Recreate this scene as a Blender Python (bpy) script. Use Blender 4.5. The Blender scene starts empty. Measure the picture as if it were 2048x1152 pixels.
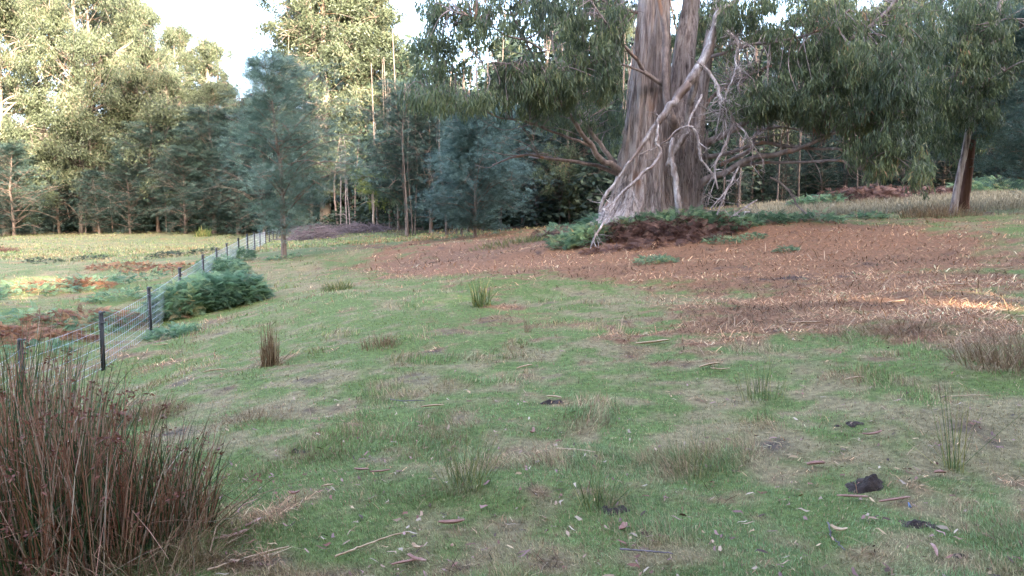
import bpy, math
import numpy as np
from mathutils import Matrix, Vector
C = bpy.context.scene
COL = C.collection
R = math.radians

# ------------------------------------------------------------------ camera
F, CX, CY = 1577.0, 1024.0, 576.0
PITCH = R(5.5)
CAMZ = 1.6
cam_d = bpy.data.cameras.new("camera")
cam_d.sensor_width = 36.0
cam_d.lens = F / 2048 * 36
cam_d.clip_start = 0.05
cam_d.clip_end = 2000
cam = bpy.data.objects.new("camera", cam_d)
COL.objects.link(cam)
cam.location = (0, 0, CAMZ)
cam.rotation_euler = (R(90) - PITCH, 0, 0)
C.camera = cam

# ------------------------------------------------------------------ sky, sun, exposure
SUN_AZ, SUN_EL = 152.0, 17.0          # clockwise from +Y
w = bpy.data.worlds.new("World")
C.world = w
w.cycles.sampling_method = 'NONE'
w.use_nodes = True
nt = w.node_tree
sky = nt.nodes.new("ShaderNodeTexSky")
sky.sky_type = 'NISHITA'
sky.sun_disc = False
sky.sun_elevation = R(SUN_EL)
sky.sun_rotation = R(SUN_AZ)
sky.air_density = 0.7
sky.dust_density = 5.0
sky.ozone_density = 0.4
nt.links.new(sky.outputs[0], nt.nodes["Background"].inputs[0])
nt.nodes["Background"].inputs[1].default_value = 0.15
SUN = np.array([math.sin(R(SUN_AZ)) * math.cos(R(SUN_EL)), math.cos(R(SUN_AZ)) * math.cos(R(SUN_EL)), math.sin(R(SUN_EL))])
sl = bpy.data.lights.new("sun", 'SUN')
sl.energy = 2.0
sl.angle = R(0.5)
sl.color = (1.0, 0.88, 0.70)
so = bpy.data.objects.new("sun", sl)
COL.objects.link(so)
so.rotation_euler = Vector(SUN).to_track_quat('Z', 'Y').to_euler()
so.location = (20, -20, 30)
C.view_settings.view_transform = 'Standard'
C.view_settings.look = 'None'
C.view_settings.gamma = 1
C.view_settings.exposure = 4.12
C.cycles.max_bounces = 6
C.cycles.diffuse_bounces = 4
C.cycles.glossy_bounces = 2
C.cycles.transmission_bounces = 4
C.cycles.transparent_max_bounces = 4
C.cycles.caustics_reflective = False
C.cycles.caustics_refractive = False
C.cycles.use_adaptive_sampling = False
C.cycles.adaptive_threshold = 0.02
C.cycles.use_denoising = True
C.cycles.denoiser = 'OPENIMAGEDENOISE'
C.cycles.sample_clamp_indirect = 0.12
C.cycles.sample_clamp_direct = 0.4

# ------------------------------------------------------------------ pixel <-> world
cp, sp = math.cos(PITCH), math.sin(PITCH)
def at(px, py, Y):
    u, v = (px - CX) / F, (CY - py) / F
    d = np.array([u, cp + v * sp, v * cp - sp])
    return np.array([0, 0, CAMZ]) + d * (Y / d[1])
def proj(x, y, z):
    z = z - CAMZ
    dep = np.maximum(y * cp - z * sp, 0.05)
    return CX + F * x / dep, CY - F * (y * sp + z * cp) / dep
def mpp(Y):                      # metres per photograph pixel at depth Y
    return Y / F

# ------------------------------------------------------------------ noise
def _h(ix, iy, iz, s):
    n = (ix.astype(np.int64) * 374761393 + iy.astype(np.int64) * 668265263 + iz.astype(np.int64) * 2147483647 + s * 1274126177) & 0xffffffff
    n = ((n ^ (n >> 13)) * 1274126177) & 0xffffffff
    n = ((n ^ (n >> 16)) * 2246822519) & 0xffffffff
    return ((n ^ (n >> 15)) & 0xffffff) / float(0xffffff)
def vn(x, y, z=None, s=0):
    x = np.asarray(x, float); y = np.asarray(y, float)
    z = np.zeros_like(x) if z is None else np.asarray(z, float) + 0 * x
    x0, y0, z0 = np.floor(x), np.floor(y), np.floor(z)
    fx, fy, fz = x - x0, y - y0, z - z0
    fx, fy, fz = fx * fx * (3 - 2 * fx), fy * fy * (3 - 2 * fy), fz * fz * (3 - 2 * fz)
    r = 0
    for a in (0, 1):
        for b in (0, 1):
            for c in (0, 1):
                r = r + _h(x0 + a, y0 + b, z0 + c, s) * (fx if a else 1 - fx) * (fy if b else 1 - fy) * (fz if c else 1 - fz)
    return r
def fbm(x, y, z=None, s=0, o=3):
    t, a, n = 0, 1.0, 0
    for i in range(o):
        k = 2 ** i
        t = t + a * vn(x * k, y * k, None if z is None else z * k, s + i * 17)
        n += a; a *= .5
    return t / n

# ------------------------------------------------------------------ terrain
ctl_px = [(1024, 600, 14), (1024, 500, 27), (600, 600, 16), (800, 500, 30), (600, 500, 40), (570, 517, 33), (800, 476, 47), (650, 467, 60),
          (1000, 470, 38), (1100, 484, 27), (1180, 500, 21.5), (1300, 447, 24), (1300, 480, 21.5), (1420, 440, 24.5), (1500, 600, 12.5), (1500, 500, 19), (1500, 445, 27), (1500, 415, 38),
          (1800, 600, 11), (1800, 500, 17.5), (1800, 430, 26), (1800, 396, 38), (2040, 600, 10), (2040, 500, 16), (2048, 430, 24), (2048, 384, 40),
          (2048, 750, 6.5), (1500, 800, 6.6), (0, 470, 73), (300, 468, 73), (480, 466, 75), (0, 520, 40), (250, 520, 40), (0, 600, 22), (0, 700, 14), (200, 640, 17),
          (90, 805, 9.7), (200, 745, 12.2), (297, 680, 16), (358, 610, 19.6), (405, 572, 23.5), (453, 537, 29.5), (494, 507, 37.8), (519, 493, 45.6), (540, 485, 55), (553, 479, 63), (1000, 380, 90), (1800, 320, 90), (2048, 300, 80),
          (500, 800, 7.6), (700, 700, 9.4), (1024, 900, 5.2)]
ctl = [tuple(at(*c)) for c in ctl_px]
ctl += [(0, 3.3, 0), (0, 0, 0), (3, 3, 0.02), (-1.8, 3.4, -.08), (-3.2, 5, -.3), (3, 0, .05), (-3, 0, -.15), (0, -6, 0), (-60, 0, -1), (-20, -20, -.5), (0, -30, .2), (60, 0, 3), (40, 60, 4),
        (-100, 100, -.5), (0, 120, 1.5), (80, 120, 6), (0, 300, 4), (-250, 250, 3), (250, 250, 12), (-300, 0, 0), (300, 0, 5), (-250, -250, 0), (250, -250, 3), (0, -250, 1), (-45, 45, -.9), (25, -20, .8)]
ctl = np.array(ctl)
def _tps(r2):
    return 0.5 * r2 * np.log(np.maximum(r2, 1e-9))
_S = 40.0
_P = ctl[:, :2] / _S
_n = len(ctl)
_K = _tps(((_P[:, None] - _P[None]) ** 2).sum(-1)) + np.eye(_n) * 2e-3
_A = np.zeros((_n + 3, _n + 3))
_A[:_n, :_n] = _K; _A[:_n, _n] = 1; _A[:_n, _n + 1:] = _P; _A[_n, :_n] = 1; _A[_n + 1:, :_n] = _P.T
_W = np.linalg.solve(_A, np.concatenate([ctl[:, 2], np.zeros(3)]))
def gz_s(x, y):
    x = np.atleast_1d(np.asarray(x, float)); y = np.atleast_1d(np.asarray(y, float))
    out = np.empty(x.size); xf, yf = x.ravel() / _S, y.ravel() / _S
    for i in range(0, x.size, 40000):
        a, b = xf[i:i + 40000], yf[i:i + 40000]
        r2 = (a[:, None] - _P[:, 0]) ** 2 + (b[:, None] - _P[:, 1]) ** 2
        out[i:i + 40000] = _tps(r2) @ _W[:_n] + _W[_n] + a * _W[_n + 1] + b * _W[_n + 2]
    return out.reshape(x.shape)
PITS = []       # (x, y, radius, depth)
def gz(x, y):
    z = gz_s(x, y)
    x = np.atleast_1d(np.asarray(x, float)); y = np.atleast_1d(np.asarray(y, float))
    z = z + .16 * (fbm(x * .35, y * .35, s=3, o=2) - .5) * np.clip(np.hypot(x, y) / 12, .3, 1.5) + .07 * (vn(x * 1.3, y * 1.3, s=5) - .5) + .03 * (vn(x * 4.1, y * 4.1, s=6) - .5)
    return z
def g1(x, y):
    return float(gz(np.array([x]), np.array([y]))[0])
def hit(px, py):                 # where the ray through a pixel meets the ground
    Ys = np.concatenate([np.linspace(2.0, 30, 1400), np.linspace(30, 120, 900)])
    P = np.array([at(px, py, 1.0)]) - [0, 0, CAMZ]
    x, y, z = P[0][0] * Ys, Ys, CAMZ + P[0][2] * Ys
    g = gz(x, y)
    k = np.where(z <= g)[0]
    i = k[0] if len(k) else len(Ys) - 1
    return float(x[i]), float(y[i]), float(g[i])

# ------------------------------------------------------------------ materials
def new_mat(name):
    m = bpy.data.materials.new(name); m.use_nodes = True
    n = m.node_tree.nodes; l = m.node_tree.links
    return m, n, l, n["Principled BSDF"]
def ramp(n, stops):
    r = n.new("ShaderNodeValToRGB")
    e = r.color_ramp.elements
    while len(e) < len(stops): e.new(0.5)
    for el, (p, c) in zip(e, stops):
        el.position = p; el.color = (*c, 1)
    return r
def leaf_mat(name, stops, transl=.3, rough=.5, tcol=None):
    m, n, l, b = new_mat(name)
    a = n.new("ShaderNodeAttribute"); a.attribute_name = "rnd"
    r = ramp(n, stops); l.new(a.outputs["Fac"], r.inputs[0])
    l.new(r.outputs[0], b.inputs["Base Color"])
    b.inputs["Roughness"].default_value = rough
    b.inputs["Specular IOR Level"].default_value = .3
    t = n.new("ShaderNodeBsdfTranslucent"); mx = n.new("ShaderNodeMixShader")
    mx.inputs[0].default_value = transl
    hs = n.new("ShaderNodeHueSaturation"); hs.inputs["Value"].default_value = 1.5; hs.inputs["Saturation"].default_value = 1.1
    l.new(r.outputs[0], hs.inputs["Color"]); l.new(hs.outputs[0], t.inputs[0])
    l.new(b.outputs[0], mx.inputs[1]); l.new(t.outputs[0], mx.inputs[2])
    l.new(mx.outputs[0], n["Material Output"].inputs[0])
    return m
def bark_mat(name, stops, sc=6.0, stretch=.12, bump=.6, dist=.03, patch=None):
    m, n, l, b = new_mat(name)
    tc = n.new("ShaderNodeTexCoord"); mp = n.new("ShaderNodeMapping")
    mp.inputs["Scale"].default_value = (1, 1, stretch)
    l.new(tc.outputs["Object"], mp.inputs[0])
    t = n.new("ShaderNodeTexNoise"); t.inputs["Scale"].default_value = sc; t.inputs["Detail"].default_value = 9; t.inputs["Roughness"].default_value = .68
    l.new(mp.outputs[0], t.inputs["Vector"])
    r = ramp(n, stops); l.new(t.outputs["Fac"], r.inputs[0])
    out = r.outputs[0]
    if patch:
        t2 = n.new("ShaderNodeTexNoise"); t2.inputs["Scale"].default_value = patch[1]; t2.inputs["Detail"].default_value = 4
        mp2 = n.new("ShaderNodeMapping"); mp2.inputs["Scale"].default_value = (1, 1, .3)
        l.new(tc.outputs["Object"], mp2.inputs[0]); l.new(mp2.outputs[0], t2.inputs["Vector"])
        r2 = ramp(n, [(patch[2], (0, 0, 0)), (patch[2] + .12, (1, 1, 1))]); l.new(t2.outputs["Fac"], r2.inputs[0])
        mx = n.new("ShaderNodeMix"); mx.data_type = 'RGBA'
        l.new(r2.outputs[0], mx.inputs[0]); l.new(out, mx.inputs[6]); mx.inputs[7].default_value = (*patch[0], 1)
        out = mx.outputs[2]
    l.new(out, b.inputs["Base Color"])
    b.inputs["Roughness"].default_value = .85; b.inputs["Specular IOR Level"].default_value = .2
    bp = n.new("ShaderNodeBump"); bp.inputs["Strength"].default_value = bump; bp.inputs["Distance"].default_value = dist
    l.new(t.outputs["Fac"], bp.inputs["Height"]); l.new(bp.outputs[0], b.inputs["Normal"])
    return m
def col_mat(name, rough=.8, transl=0, noise=0, nsc=30, bump=0):
    m, n, l, b = new_mat(name)
    a = n.new("ShaderNodeAttribute"); a.attribute_name = "col"
    out = a.outputs["Color"]
    if noise:
        tc = n.new("ShaderNodeTexCoord")
        t = n.new("ShaderNodeTexNoise"); t.inputs["Scale"].default_value = nsc; t.inputs["Detail"].default_value = 8; t.inputs["Roughness"].default_value = .7
        l.new(tc.outputs["Object"], t.inputs["Vector"])
        r = ramp(n, [(.3, (1 - noise,) * 3), (.7, (1 + noise,) * 3)]); l.new(t.outputs["Fac"], r.inputs[0])
        mx = n.new("ShaderNodeMix"); mx.data_type = 'RGBA'; mx.blend_type = 'MULTIPLY'; mx.inputs[0].default_value = 1
        l.new(out, mx.inputs[6]); l.new(r.outputs[0], mx.inputs[7]); out = mx.outputs[2]
        if bump:
            bp = n.new("ShaderNodeBump"); bp.inputs["Strength"].default_value = .8; bp.inputs["Distance"].default_value = bump
            l.new(t.outputs["Fac"], bp.inputs["Height"]); l.new(bp.outputs[0], b.inputs["Normal"])
    l.new(out, b.inputs["Base Color"])
    b.inputs["Roughness"].default_value = rough; b.inputs["Specular IOR Level"].default_value = .2
    if transl:
        t = n.new("ShaderNodeBsdfTranslucent"); mx = n.new("ShaderNodeMixShader"); mx.inputs[0].default_value = transl
        l.new(out, t.inputs[0]); l.new(b.outputs[0], mx.inputs[1]); l.new(t.outputs[0], mx.inputs[2])
        l.new(mx.outputs[0], n["Material Output"].inputs[0])
    return m

M = {}
M['gum_leaf'] = leaf_mat('gum_leaf', [(0, (.03, .042, .03)), (.45, (.08, .108, .06)), (.8, (.15, .18, .09)), (.95, (.24, .25, .12)), (1, (.32, .2, .12))], .3, .42)
M['gum_leaf_far'] = leaf_mat('gum_leaf_far', [(0, (.035, .042, .03)), (.45, (.078, .094, .055)), (.85, (.145, .17, .1)), (1, (.22, .2, .13))], .3, .5)
M['wattle_leaf'] = leaf_mat('wattle_leaf', [(0, (.012, .022, .02)), (.6, (.03, .055, .047)), (1, (.1, .15, .125))], .2, .55)
M['silver_leaf_pale'] = leaf_mat('silver_leaf_pale', [(0, (.04, .07, .055)), (.6, (.105, .16, .13)), (1, (.24, .32, .26))], .25, .55)
M['silver_leaf'] = leaf_mat('silver_leaf', [(0, (.04, .07, .065)), (.6, (.09, .145, .13)), (1, (.19, .27, .235))], .2, .55)
M['olive_leaf'] = leaf_mat('olive_leaf', [(0, (.06, .08, .02)), (.6, (.15, .18, .05)), (1, (.26, .28, .09))], .35, .5)
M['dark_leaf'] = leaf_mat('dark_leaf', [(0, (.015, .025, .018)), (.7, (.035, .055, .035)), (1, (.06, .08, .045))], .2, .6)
M['fern'] = leaf_mat('fern', [(0, (.06, .11, .065)), (.5, (.15, .235, .14)), (.8, (.26, .35, .18)), (.92, (.38, .34, .16)), (1, (.34, .2, .11))], .35, .6)
M['fern_dead'] = leaf_mat('fern_dead', [(0, (.06, .032, .028)), (.6, (.16, .085, .065)), (1, (.33, .2, .15))], .15, .7)
M['fern_rust'] = leaf_mat('fern_rust', [(0, (.1, .045, .03)), (.6, (.25, .115, .065)), (1, (.42, .24, .13))], .25, .7)
M['bark_big'] = bark_mat('bark_big', [(.32, (.06, .044, .042)), (.42, (.2, .155, .15)), (.52, (.38, .31, .295)), (.68, (.54, .47, .455))], 13, .09, 1.0, .06, patch=((.26, .155, .115), 1.8, .6))
M['bark_limb'] = bark_mat('bark_limb', [(.3, (.09, .07, .068)), (.5, (.22, .175, .17)), (.7, (.36, .3, .29))], 7, .5, .5, .015, patch=((.3, .17, .12), 2.2, .58))
M['dead_wood'] = bark_mat('dead_wood', [(.32, (.12, .09, .09)), (.46, (.27, .225, .225)), (.58, (.44, .39, .39)), (.7, (.72, .68, .68))], 12, .3, .7, .015, patch=((.2, .15, .14), 2.0, .5))
M['bark_pale'] = bark_mat('bark_pale', [(.3, (.14, .10, .085)), (.5, (.3, .235, .19)), (.7, (.48, .4, .33))], 3, .2, .3, .03, patch=((.3, .16, .09), .7, .57))
M['bark_dark'] = bark_mat('bark_dark', [(.3, (.035, .028, .026)), (.5, (.085, .066, .058)), (.7, (.16, .13, .115))], 8, .2, .6, .02)
M['bark_red'] = bark_mat('bark_red', [(.3, (.06, .028, .022)), (.5, (.13, .06, .045)), (.7, (.2, .11, .085))], 8, .12, .8, .02)
M['bark_wattle'] = bark_mat('bark_wattle', [(.3, (.09, .06, .05)), (.5, (.17, .125, .105)), (.7, (.26, .2, .17))], 10, .2, .6, .012)
M['col'] = col_mat('col_blade', .75, .2)
M['litter'] = col_mat('litter', .8)
M['ground'] = col_mat('ground', .95, 0, .55, 16, .03)
M['soil'] = bark_mat('soil', [(.3, (.018, .012, .010)), (.5, (.045, .03, .026)), (.7, (.085, .06, .05))], 18, 1, 1.0, .03)
M['rush'] = leaf_mat('rush', [(0, (.025, .05, .02)), (.3, (.07, .12, .04)), (.42, (.13, .12, .05)), (.5, (.27, .11, .065)), (.8, (.42, .21, .13)), (1, (.55, .44, .34))], .1, .5)
M['rush_head'] = leaf_mat('rush_head', [(0, (.1, .035, .025)), (1, (.23, .09, .06))], .1, .7)
M['straw'] = leaf_mat('straw', [(0, (.17, .10, .055)), (.5, (.30, .19, .11)), (1, (.46, .34, .2))], .2, .6)
M['yellow_rush'] = leaf_mat('yellow_rush', [(0, (.06, .12, .035)), (.5, (.15, .19, .06)), (1, (.42, .34, .13))], .2, .6)
def plain(name, c, rough=.6, metal=0):
    m, n, l, b = new_mat(name)
    t = n.new("ShaderNodeTexNoise"); t.inputs["Scale"].default_value = 25
    r = ramp(n, [(.3, tuple(x * .7 for x in c)), (.7, tuple(min(1, x * 1.3) for x in c))]); l.new(t.outputs["Fac"], r.inputs[0])
    l.new(r.outputs[0], b.inputs["Base Color"]); b.inputs["Roughness"].default_value = rough; b.inputs["Metallic"].default_value = metal
    return m
M['post'] = plain('post', (.012, .012, .014), .45)
M['post_cap'] = plain('post_cap', (.05, .05, .055), .4)
M['wire'] = plain('wire', (.42, .46, .52), .5, .2)
M['bark_strip'] = bark_mat('bark_strip', [(.3, (.3, .18, .11)), (.5, (.5, .34, .22)), (.7, (.66, .5, .36))], 14, .6, .4, .005)
M['bark_strip_pink'] = bark_mat('bark_strip_pink', [(.3, (.2, .10, .08)), (.5, (.36, .2, .16)), (.7, (.5, .34, .29))], 14, .6, .4, .005)
M['twig_dark'] = bark_mat('twig_dark', [(.3, (.045, .035, .04)), (.7, (.2, .16, .175))], 12, .6, .4, .005)
M['blue_plastic'] = plain('blue_plastic', (.22, .3, .5), .4)

# ------------------------------------------------------------------ mesh helpers
def tag(o, label=None, cat=None, group=None, kind=None):
    if label: o["label"] = label
    if cat: o["category"] = cat
    if group: o["group"] = group
    if kind: o["kind"] = kind
    return o
def empty(name, loc, label, cat, group=None, rz=0, scale=1):
    o = bpy.data.objects.new(name, None); COL.objects.link(o)
    o.location = tuple(loc); o.rotation_euler = (0, 0, rz); o.scale = (scale,) * 3 if np.isscalar(scale) else scale
    return tag(o, label, cat, group)
class MB:
    def __init__(s): s.V = []; s.F = []; s.A = []; s.C = []; s.n = 0
    def add(s, V, Q, rnd=None, col=None):
        V = np.asarray(V, float).reshape(-1, 3); Q = np.asarray(Q, np.int64).reshape(-1, 4)
        s.V.append(V); s.F.append(Q + s.n)
        s.A.append(np.full(len(V), .5) if rnd is None else np.broadcast_to(rnd, (len(V),)))
        s.C.append(np.zeros((len(V), 3)) if col is None else np.broadcast_to(col, (len(V), 3)))
        s.n += len(V); return s
    def mesh(s, name, mat, usecol=False, smooth=False):
        V = np.concatenate(s.V); Q = np.concatenate(s.F)
        me = bpy.data.meshes.new(name)
        me.vertices.add(len(V)); me.vertices.foreach_set('co', V.astype(np.float32).ravel())
        tri = Q[:, 3] == Q[:, 2]
        cnt = np.where(tri, 3, 4)
        st = np.concatenate([[0], np.cumsum(cnt)[:-1]])
        keep = np.ones(Q.shape, bool); keep[tri, 3] = False
        me.loops.add(int(cnt.sum())); me.loops.foreach_set('vertex_index', Q[keep].astype(np.int32))
        me.polygons.add(len(Q)); me.polygons.foreach_set('loop_start', st.astype(np.int32))
        if smooth: me.polygons.foreach_set('use_smooth', np.ones(len(Q), bool))
        me.materials.append(mat)
        if usecol:
            a = me.attributes.new('col', 'FLOAT_COLOR', 'POINT')
            c = np.concatenate(s.C); a.data.foreach_set('color', np.concatenate([c, np.ones((len(c), 1))], 1).astype(np.float32).ravel())
        else:
            a = me.attributes.new('rnd', 'FLOAT', 'POINT'); a.data.foreach_set('value', np.concatenate(s.A).astype(np.float32))
        me.update(calc_edges=True)
        return me
    def build(s, name, mat, parent=None, usecol=False, smooth=False):
        o = bpy.data.objects.new(name, s.mesh(name, mat, usecol, smooth)); COL.objects.link(o)
        if parent: o.parent = parent
        return o
def norm(a):
    return a / np.maximum(np.linalg.norm(a, axis=-1, keepdims=True), 1e-9)
def catmull(P, m):
    P = np.asarray(P, float); n = len(P)
    if n < 3: 
        t = np.linspace(0, 1, m * (n - 1) + 1)[:, None]; return P[0] * (1 - t) + P[-1] * t
    E = np.concatenate([[2 * P[0] - P[1]], P, [2 * P[-1] - P[-2]]])
    out = []
    for i in range(1, n):
        t = np.linspace(0, 1, m, endpoint=False)[:, None]
        a, b, c, d = E[i - 1], E[i], E[i + 1], E[i + 2]
        out.append(.5 * (2 * b + (c - a) * t + (2 * a - 5 * b + 4 * c - d) * t ** 2 + (3 * b - a - 3 * c + d) * t ** 3))
    out.append(P[-1:]); return np.concatenate(out)
def tube(mb, P, r, sides=6, rnd=.5, mod=None, cap=True, col=None):
    P = np.asarray(P, float); r = np.broadcast_to(np.asarray(r, float), (len(P),))
    T = norm(np.gradient(P, axis=0))
    ref = np.array([0, 0, 1.]) if abs(T[:, 2]).mean() < .8 else np.array([1., 0, 0])
    U = norm(np.cross(T, ref)); W = np.cross(T, U)
    th = np.linspace(0, 2 * np.pi, sides, endpoint=False)
    rr = r[:, None] * np.ones(sides)
    if mod is not None: rr = rr * mod(np.arange(len(P))[:, None] + 0 * th, th[None] + 0 * rr)
    V = P[:, None] + rr[..., None] * (U[:, None] * np.cos(th)[None, :, None] + W[:, None] * np.sin(th)[None, :, None])
    n = len(P); i = np.arange(n - 1)[:, None] * sides; j = np.arange(sides)[None]; k = (j + 1) % sides
    Q = np.stack([i + j, i + k, i + sides + k, i + sides + j], -1).reshape(-1, 4)
    V = V.reshape(-1, 3)
    if cap:
        c = len(V); V = np.concatenate([V, P[-1:] + T[-1:] * r[-1] * .5])
        jj = np.arange(sides); b = (n - 1) * sides
        Q = np.concatenate([Q, np.stack([b + jj, b + (jj + 1) % sides, np.full(sides, c), np.full(sides, c)], -1)])
    mb.add(V, Q, rnd, col)
def leaves(mb, P, L, W, droop, rng, rnd=None, horiz=False, curl=.0, dirs=None, jit=.45):
    n = len(P)
    a = rng.uniform(0, 2 * np.pi, n)
    h = np.stack([np.cos(a), np.sin(a), rng.uniform(-.5, .5, n)], -1) if dirs is None else dirs
    d = norm(h * (1 - droop) + np.array([0, 0, -1.]) * droop + rng.normal(0, jit * .4, (n, 3)))
    q = rng.normal(0, 1, (n, 3))
    if horiz: q = q * .25 + np.array([0, 0, 1.])
    s = norm(np.cross(d, q))
    L = L * rng.uniform(.65, 1.3, n)[:, None]; W = W * rng.uniform(.7, 1.3, n)[:, None]
    rnd = rng.uniform(0, 1, n) if rnd is None else rnd
    if curl:
        nn = np.cross(s, d)
        p1 = P + d * L * .35; p2 = P + d * L * .7 + (nn + np.array([0, 0, -.8])) * L * curl * .5; p3 = P + d * L * .97 + (nn * 1 + np.array([0, 0, -1.])) * L * curl
        V = np.stack([P, p1 - s * W * .5, p1 + s * W * .5, p2 - s * W * .42, p2 + s * W * .42, p3], 1)
        b = np.arange(n)[:, None] * 6
        Q = np.concatenate([b + np.array([[0, 2, 1, 1]]), b + np.array([[1, 2, 4, 3]]), b + np.array([[3, 4, 5, 5]])])
        mb.add(V.reshape(-1, 3), Q, np.repeat(rnd, 6))
    else:
        V = np.stack([P, P + d * L * .45 - s * W * .5, P + d * L, P + d * L * .45 + s * W * .5], 1)
        Q = np.arange(n * 4).reshape(-1, 4)
        mb.add(V.reshape(-1, 3), Q, np.repeat(rnd, 4))
def stamp(mb, TV, TQ, pos, yaw, pitch, scale, rnd, tr=None, roll=None):
    """copies of a small template (verts TV, quads TQ) inside one mesh"""
    n = len(pos); m = len(TV)
    cy, sy, cpp, spp = np.cos(yaw), np.sin(yaw), np.cos(pitch), np.sin(pitch)
    V = np.broadcast_to(TV, (n, m, 3)).copy()
    if roll is not None:
        cr, sr = np.cos(roll)[:, None], np.sin(roll)[:, None]
        y = V[..., 1] * cr - V[..., 2] * sr; z = V[..., 1] * sr + V[..., 2] * cr; V[..., 1], V[..., 2] = y, z
    x = V[..., 0] * cpp[:, None] - V[..., 2] * spp[:, None]; z = V[..., 0] * spp[:, None] + V[..., 2] * cpp[:, None]
    X = x * cy[:, None] - V[..., 1] * sy[:, None]; Y = x * sy[:, None] + V[..., 1] * cy[:, None]
    V = np.stack([X, Y, z], -1) * scale[:, None, None] + pos[:, None]
    Q = TQ[None] + (np.arange(n) * m)[:, None, None]
    a = np.repeat(rnd, m)
    if tr is not None: a = np.clip(a + np.tile(tr, n), 0, 1)
    mb.add(V.reshape(-1, 3), Q.reshape(-1, 4), a)
def frond_template(k=8, pl=.42, w=.09, arch=.35):
    """fern frond of unit length along +x, pinnae both sides, drooping tip"""
    V, Q = [], []
    def P(t): return np.array([t * (1 - .12 * t), 0, -arch * t * t + .0])
    n = 0
    for i in range(6):
        t0, t1 = i / 6, (i + 1) / 6
        a, b = P(t0), P(t1); ww = .012 * (1 - t0 * .7)
        V += [a + [0, -ww, 0], a + [0, ww, 0], b + [0, ww, 0], b + [0, -ww, 0]]; Q.append([n, n + 1, n + 2, n + 3]); n += 4
    for i in range(k):
        t = .18 + .8 * i / (k - 1); L = pl * (1 - (t - .18) / .86) ** .9 + .03
        c = P(t)
        for sgn in (-1, 1):
            d = norm(np.array([.35, sgn, -.22])); e = np.array([1, 0, -arch * t]) 
            V += [c - e * w * .2, c + d * L * .4 - e * w * .5, c + d * L, c + d * L * .45 + e * w * .55]; Q.append([n, n + 1, n + 2, n + 3]); n += 4
    return np.array(V), np.array(Q)
def spray_template(rng, k=12, L=.3, w=.05):
    """feathery flat spray of leaflets around +x"""
    V, Q = [], []
    for i in range(k):
        t = i / k; side = 1 if i % 2 else -1
        c = np.array([.15 + .8 * t, 0, 0]) + rng.normal(0, .03, 3)
        d = norm(np.array([.55, side * (1 - .5 * t), rng.uniform(-.15, .3)])); ll = L * (1.1 - .5 * t); e = norm(np.cross(d, [0, 0, 1.]))
        n = len(V); V += [c, c + d * ll * .45 - e * w * .5, c + d * ll, c + d * ll * .45 + e * w * .5]; Q.append([n, n + 1, n + 2, n + 3])
    return np.array(V), np.array(Q)

# ------------------------------------------------------------------ colour zones of the ground (litter, straw, soil, and sun patches painted as straw)
def blobs(px, py, L):
    t = 0
    for (cx, cy, rx, ry, wt) in L:
        t = t + wt * np.exp(-(((px - cx) / rx) ** 2 + ((py - cy) / ry) ** 2))
    return t
LIT = [(1500, 520, 420, 70, 1.3), (1250, 500, 260, 45, 1.1), (1750, 480, 260, 45, 1.1), (1850, 590, 330, 60, 1.2), (1000, 510, 190, 30, 1.25), (820, 535, 150, 26, 1.0), (1000, 590, 110, 32, .7), (1120, 625, 70, 20, .8),
       (1400, 670, 170, 40, .9), (1600, 640, 250, 45, .8), (1300, 460, 250, 30, .9), (1950, 660, 180, 35, .55), (900, 490, 130, 12, .5), (730, 494, 90, 6, .45), (1150, 605, 90, 28, -.9), (880, 600, 90, 28, -.5),
       (150, 580, 130, 22, .55), (60, 660, 120, 30, .6), (250, 530, 90, 12, .5), (330, 540, 90, 10, .5), (140, 690, 140, 30, .35), (1950, 860, 130, 30, .45), (2010, 700, 120, 40, .6), (1380, 705, 120, 18, .5), (840, 700, 70, 12, .35), (880, 640, 60, 12, .4), (1250, 720, 100, 14, .25),
       (290, 810, 60, 15, .6), (460, 770, 70, 12, .2)]
DRY_SUN = [(600, 545, 120, 20, .8), (560, 640, 60, 60, .3), (700, 575, 120, 20, .6), (1350, 600, 160, 25, .9), (1980, 590, 110, 30, 1.2), (500, 800, 110, 70, .45), (620, 900, 120, 40, .35), (300, 800, 110, 30, .7), (1650, 860, 260, 50, .5), (1900, 830, 200, 40, .7),  # dry straw, plus blobs painting sunlight onto the sunlit litter patches
       (1700, 410, 330, 16, 1.3), (1500, 600, 180, 14, .6), (330, 700, 120, 25, .4), (1300, 690, 260, 40, .4), (440, 700, 100, 40, .35), (200, 500, 300, 22, .35), (1950, 450, 120, 10, .6), (1000, 800, 300, 40, .25), (1550, 790, 150, 30, .4), (1380, 1120, 150, 30, .3), (1850, 1060, 200, 60, .3), (1120, 490, 120, 14, .4), (130, 471, 260, 5, .9)]  # last blob paints the sunlit strip at the far paddock edge as straw
SOIL = [(1500, 545, 90, 20, .5), (760, 495, 110, 5, .7), (860, 705, 60, 9, .4), (870, 640, 45, 8, .4), (400, 650, 60, 6, .2), (560, 1090, 140, 14, .5), (560, 1125, 90, 10, .5), (500, 1010, 60, 10, .35), (1600, 560, 120, 20, .4), (2000, 700, 130, 30, .4), (450, 1080, 120, 30, .35), (1240, 1080, 130, 20, .35), (1640, 960, 120, 12, .3), (930, 1090, 150, 22, .3), (700, 920, 60, 12, .3), (1690, 850, 50, 9, .5), (330, 1050, 260, 110, .6)]
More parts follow.
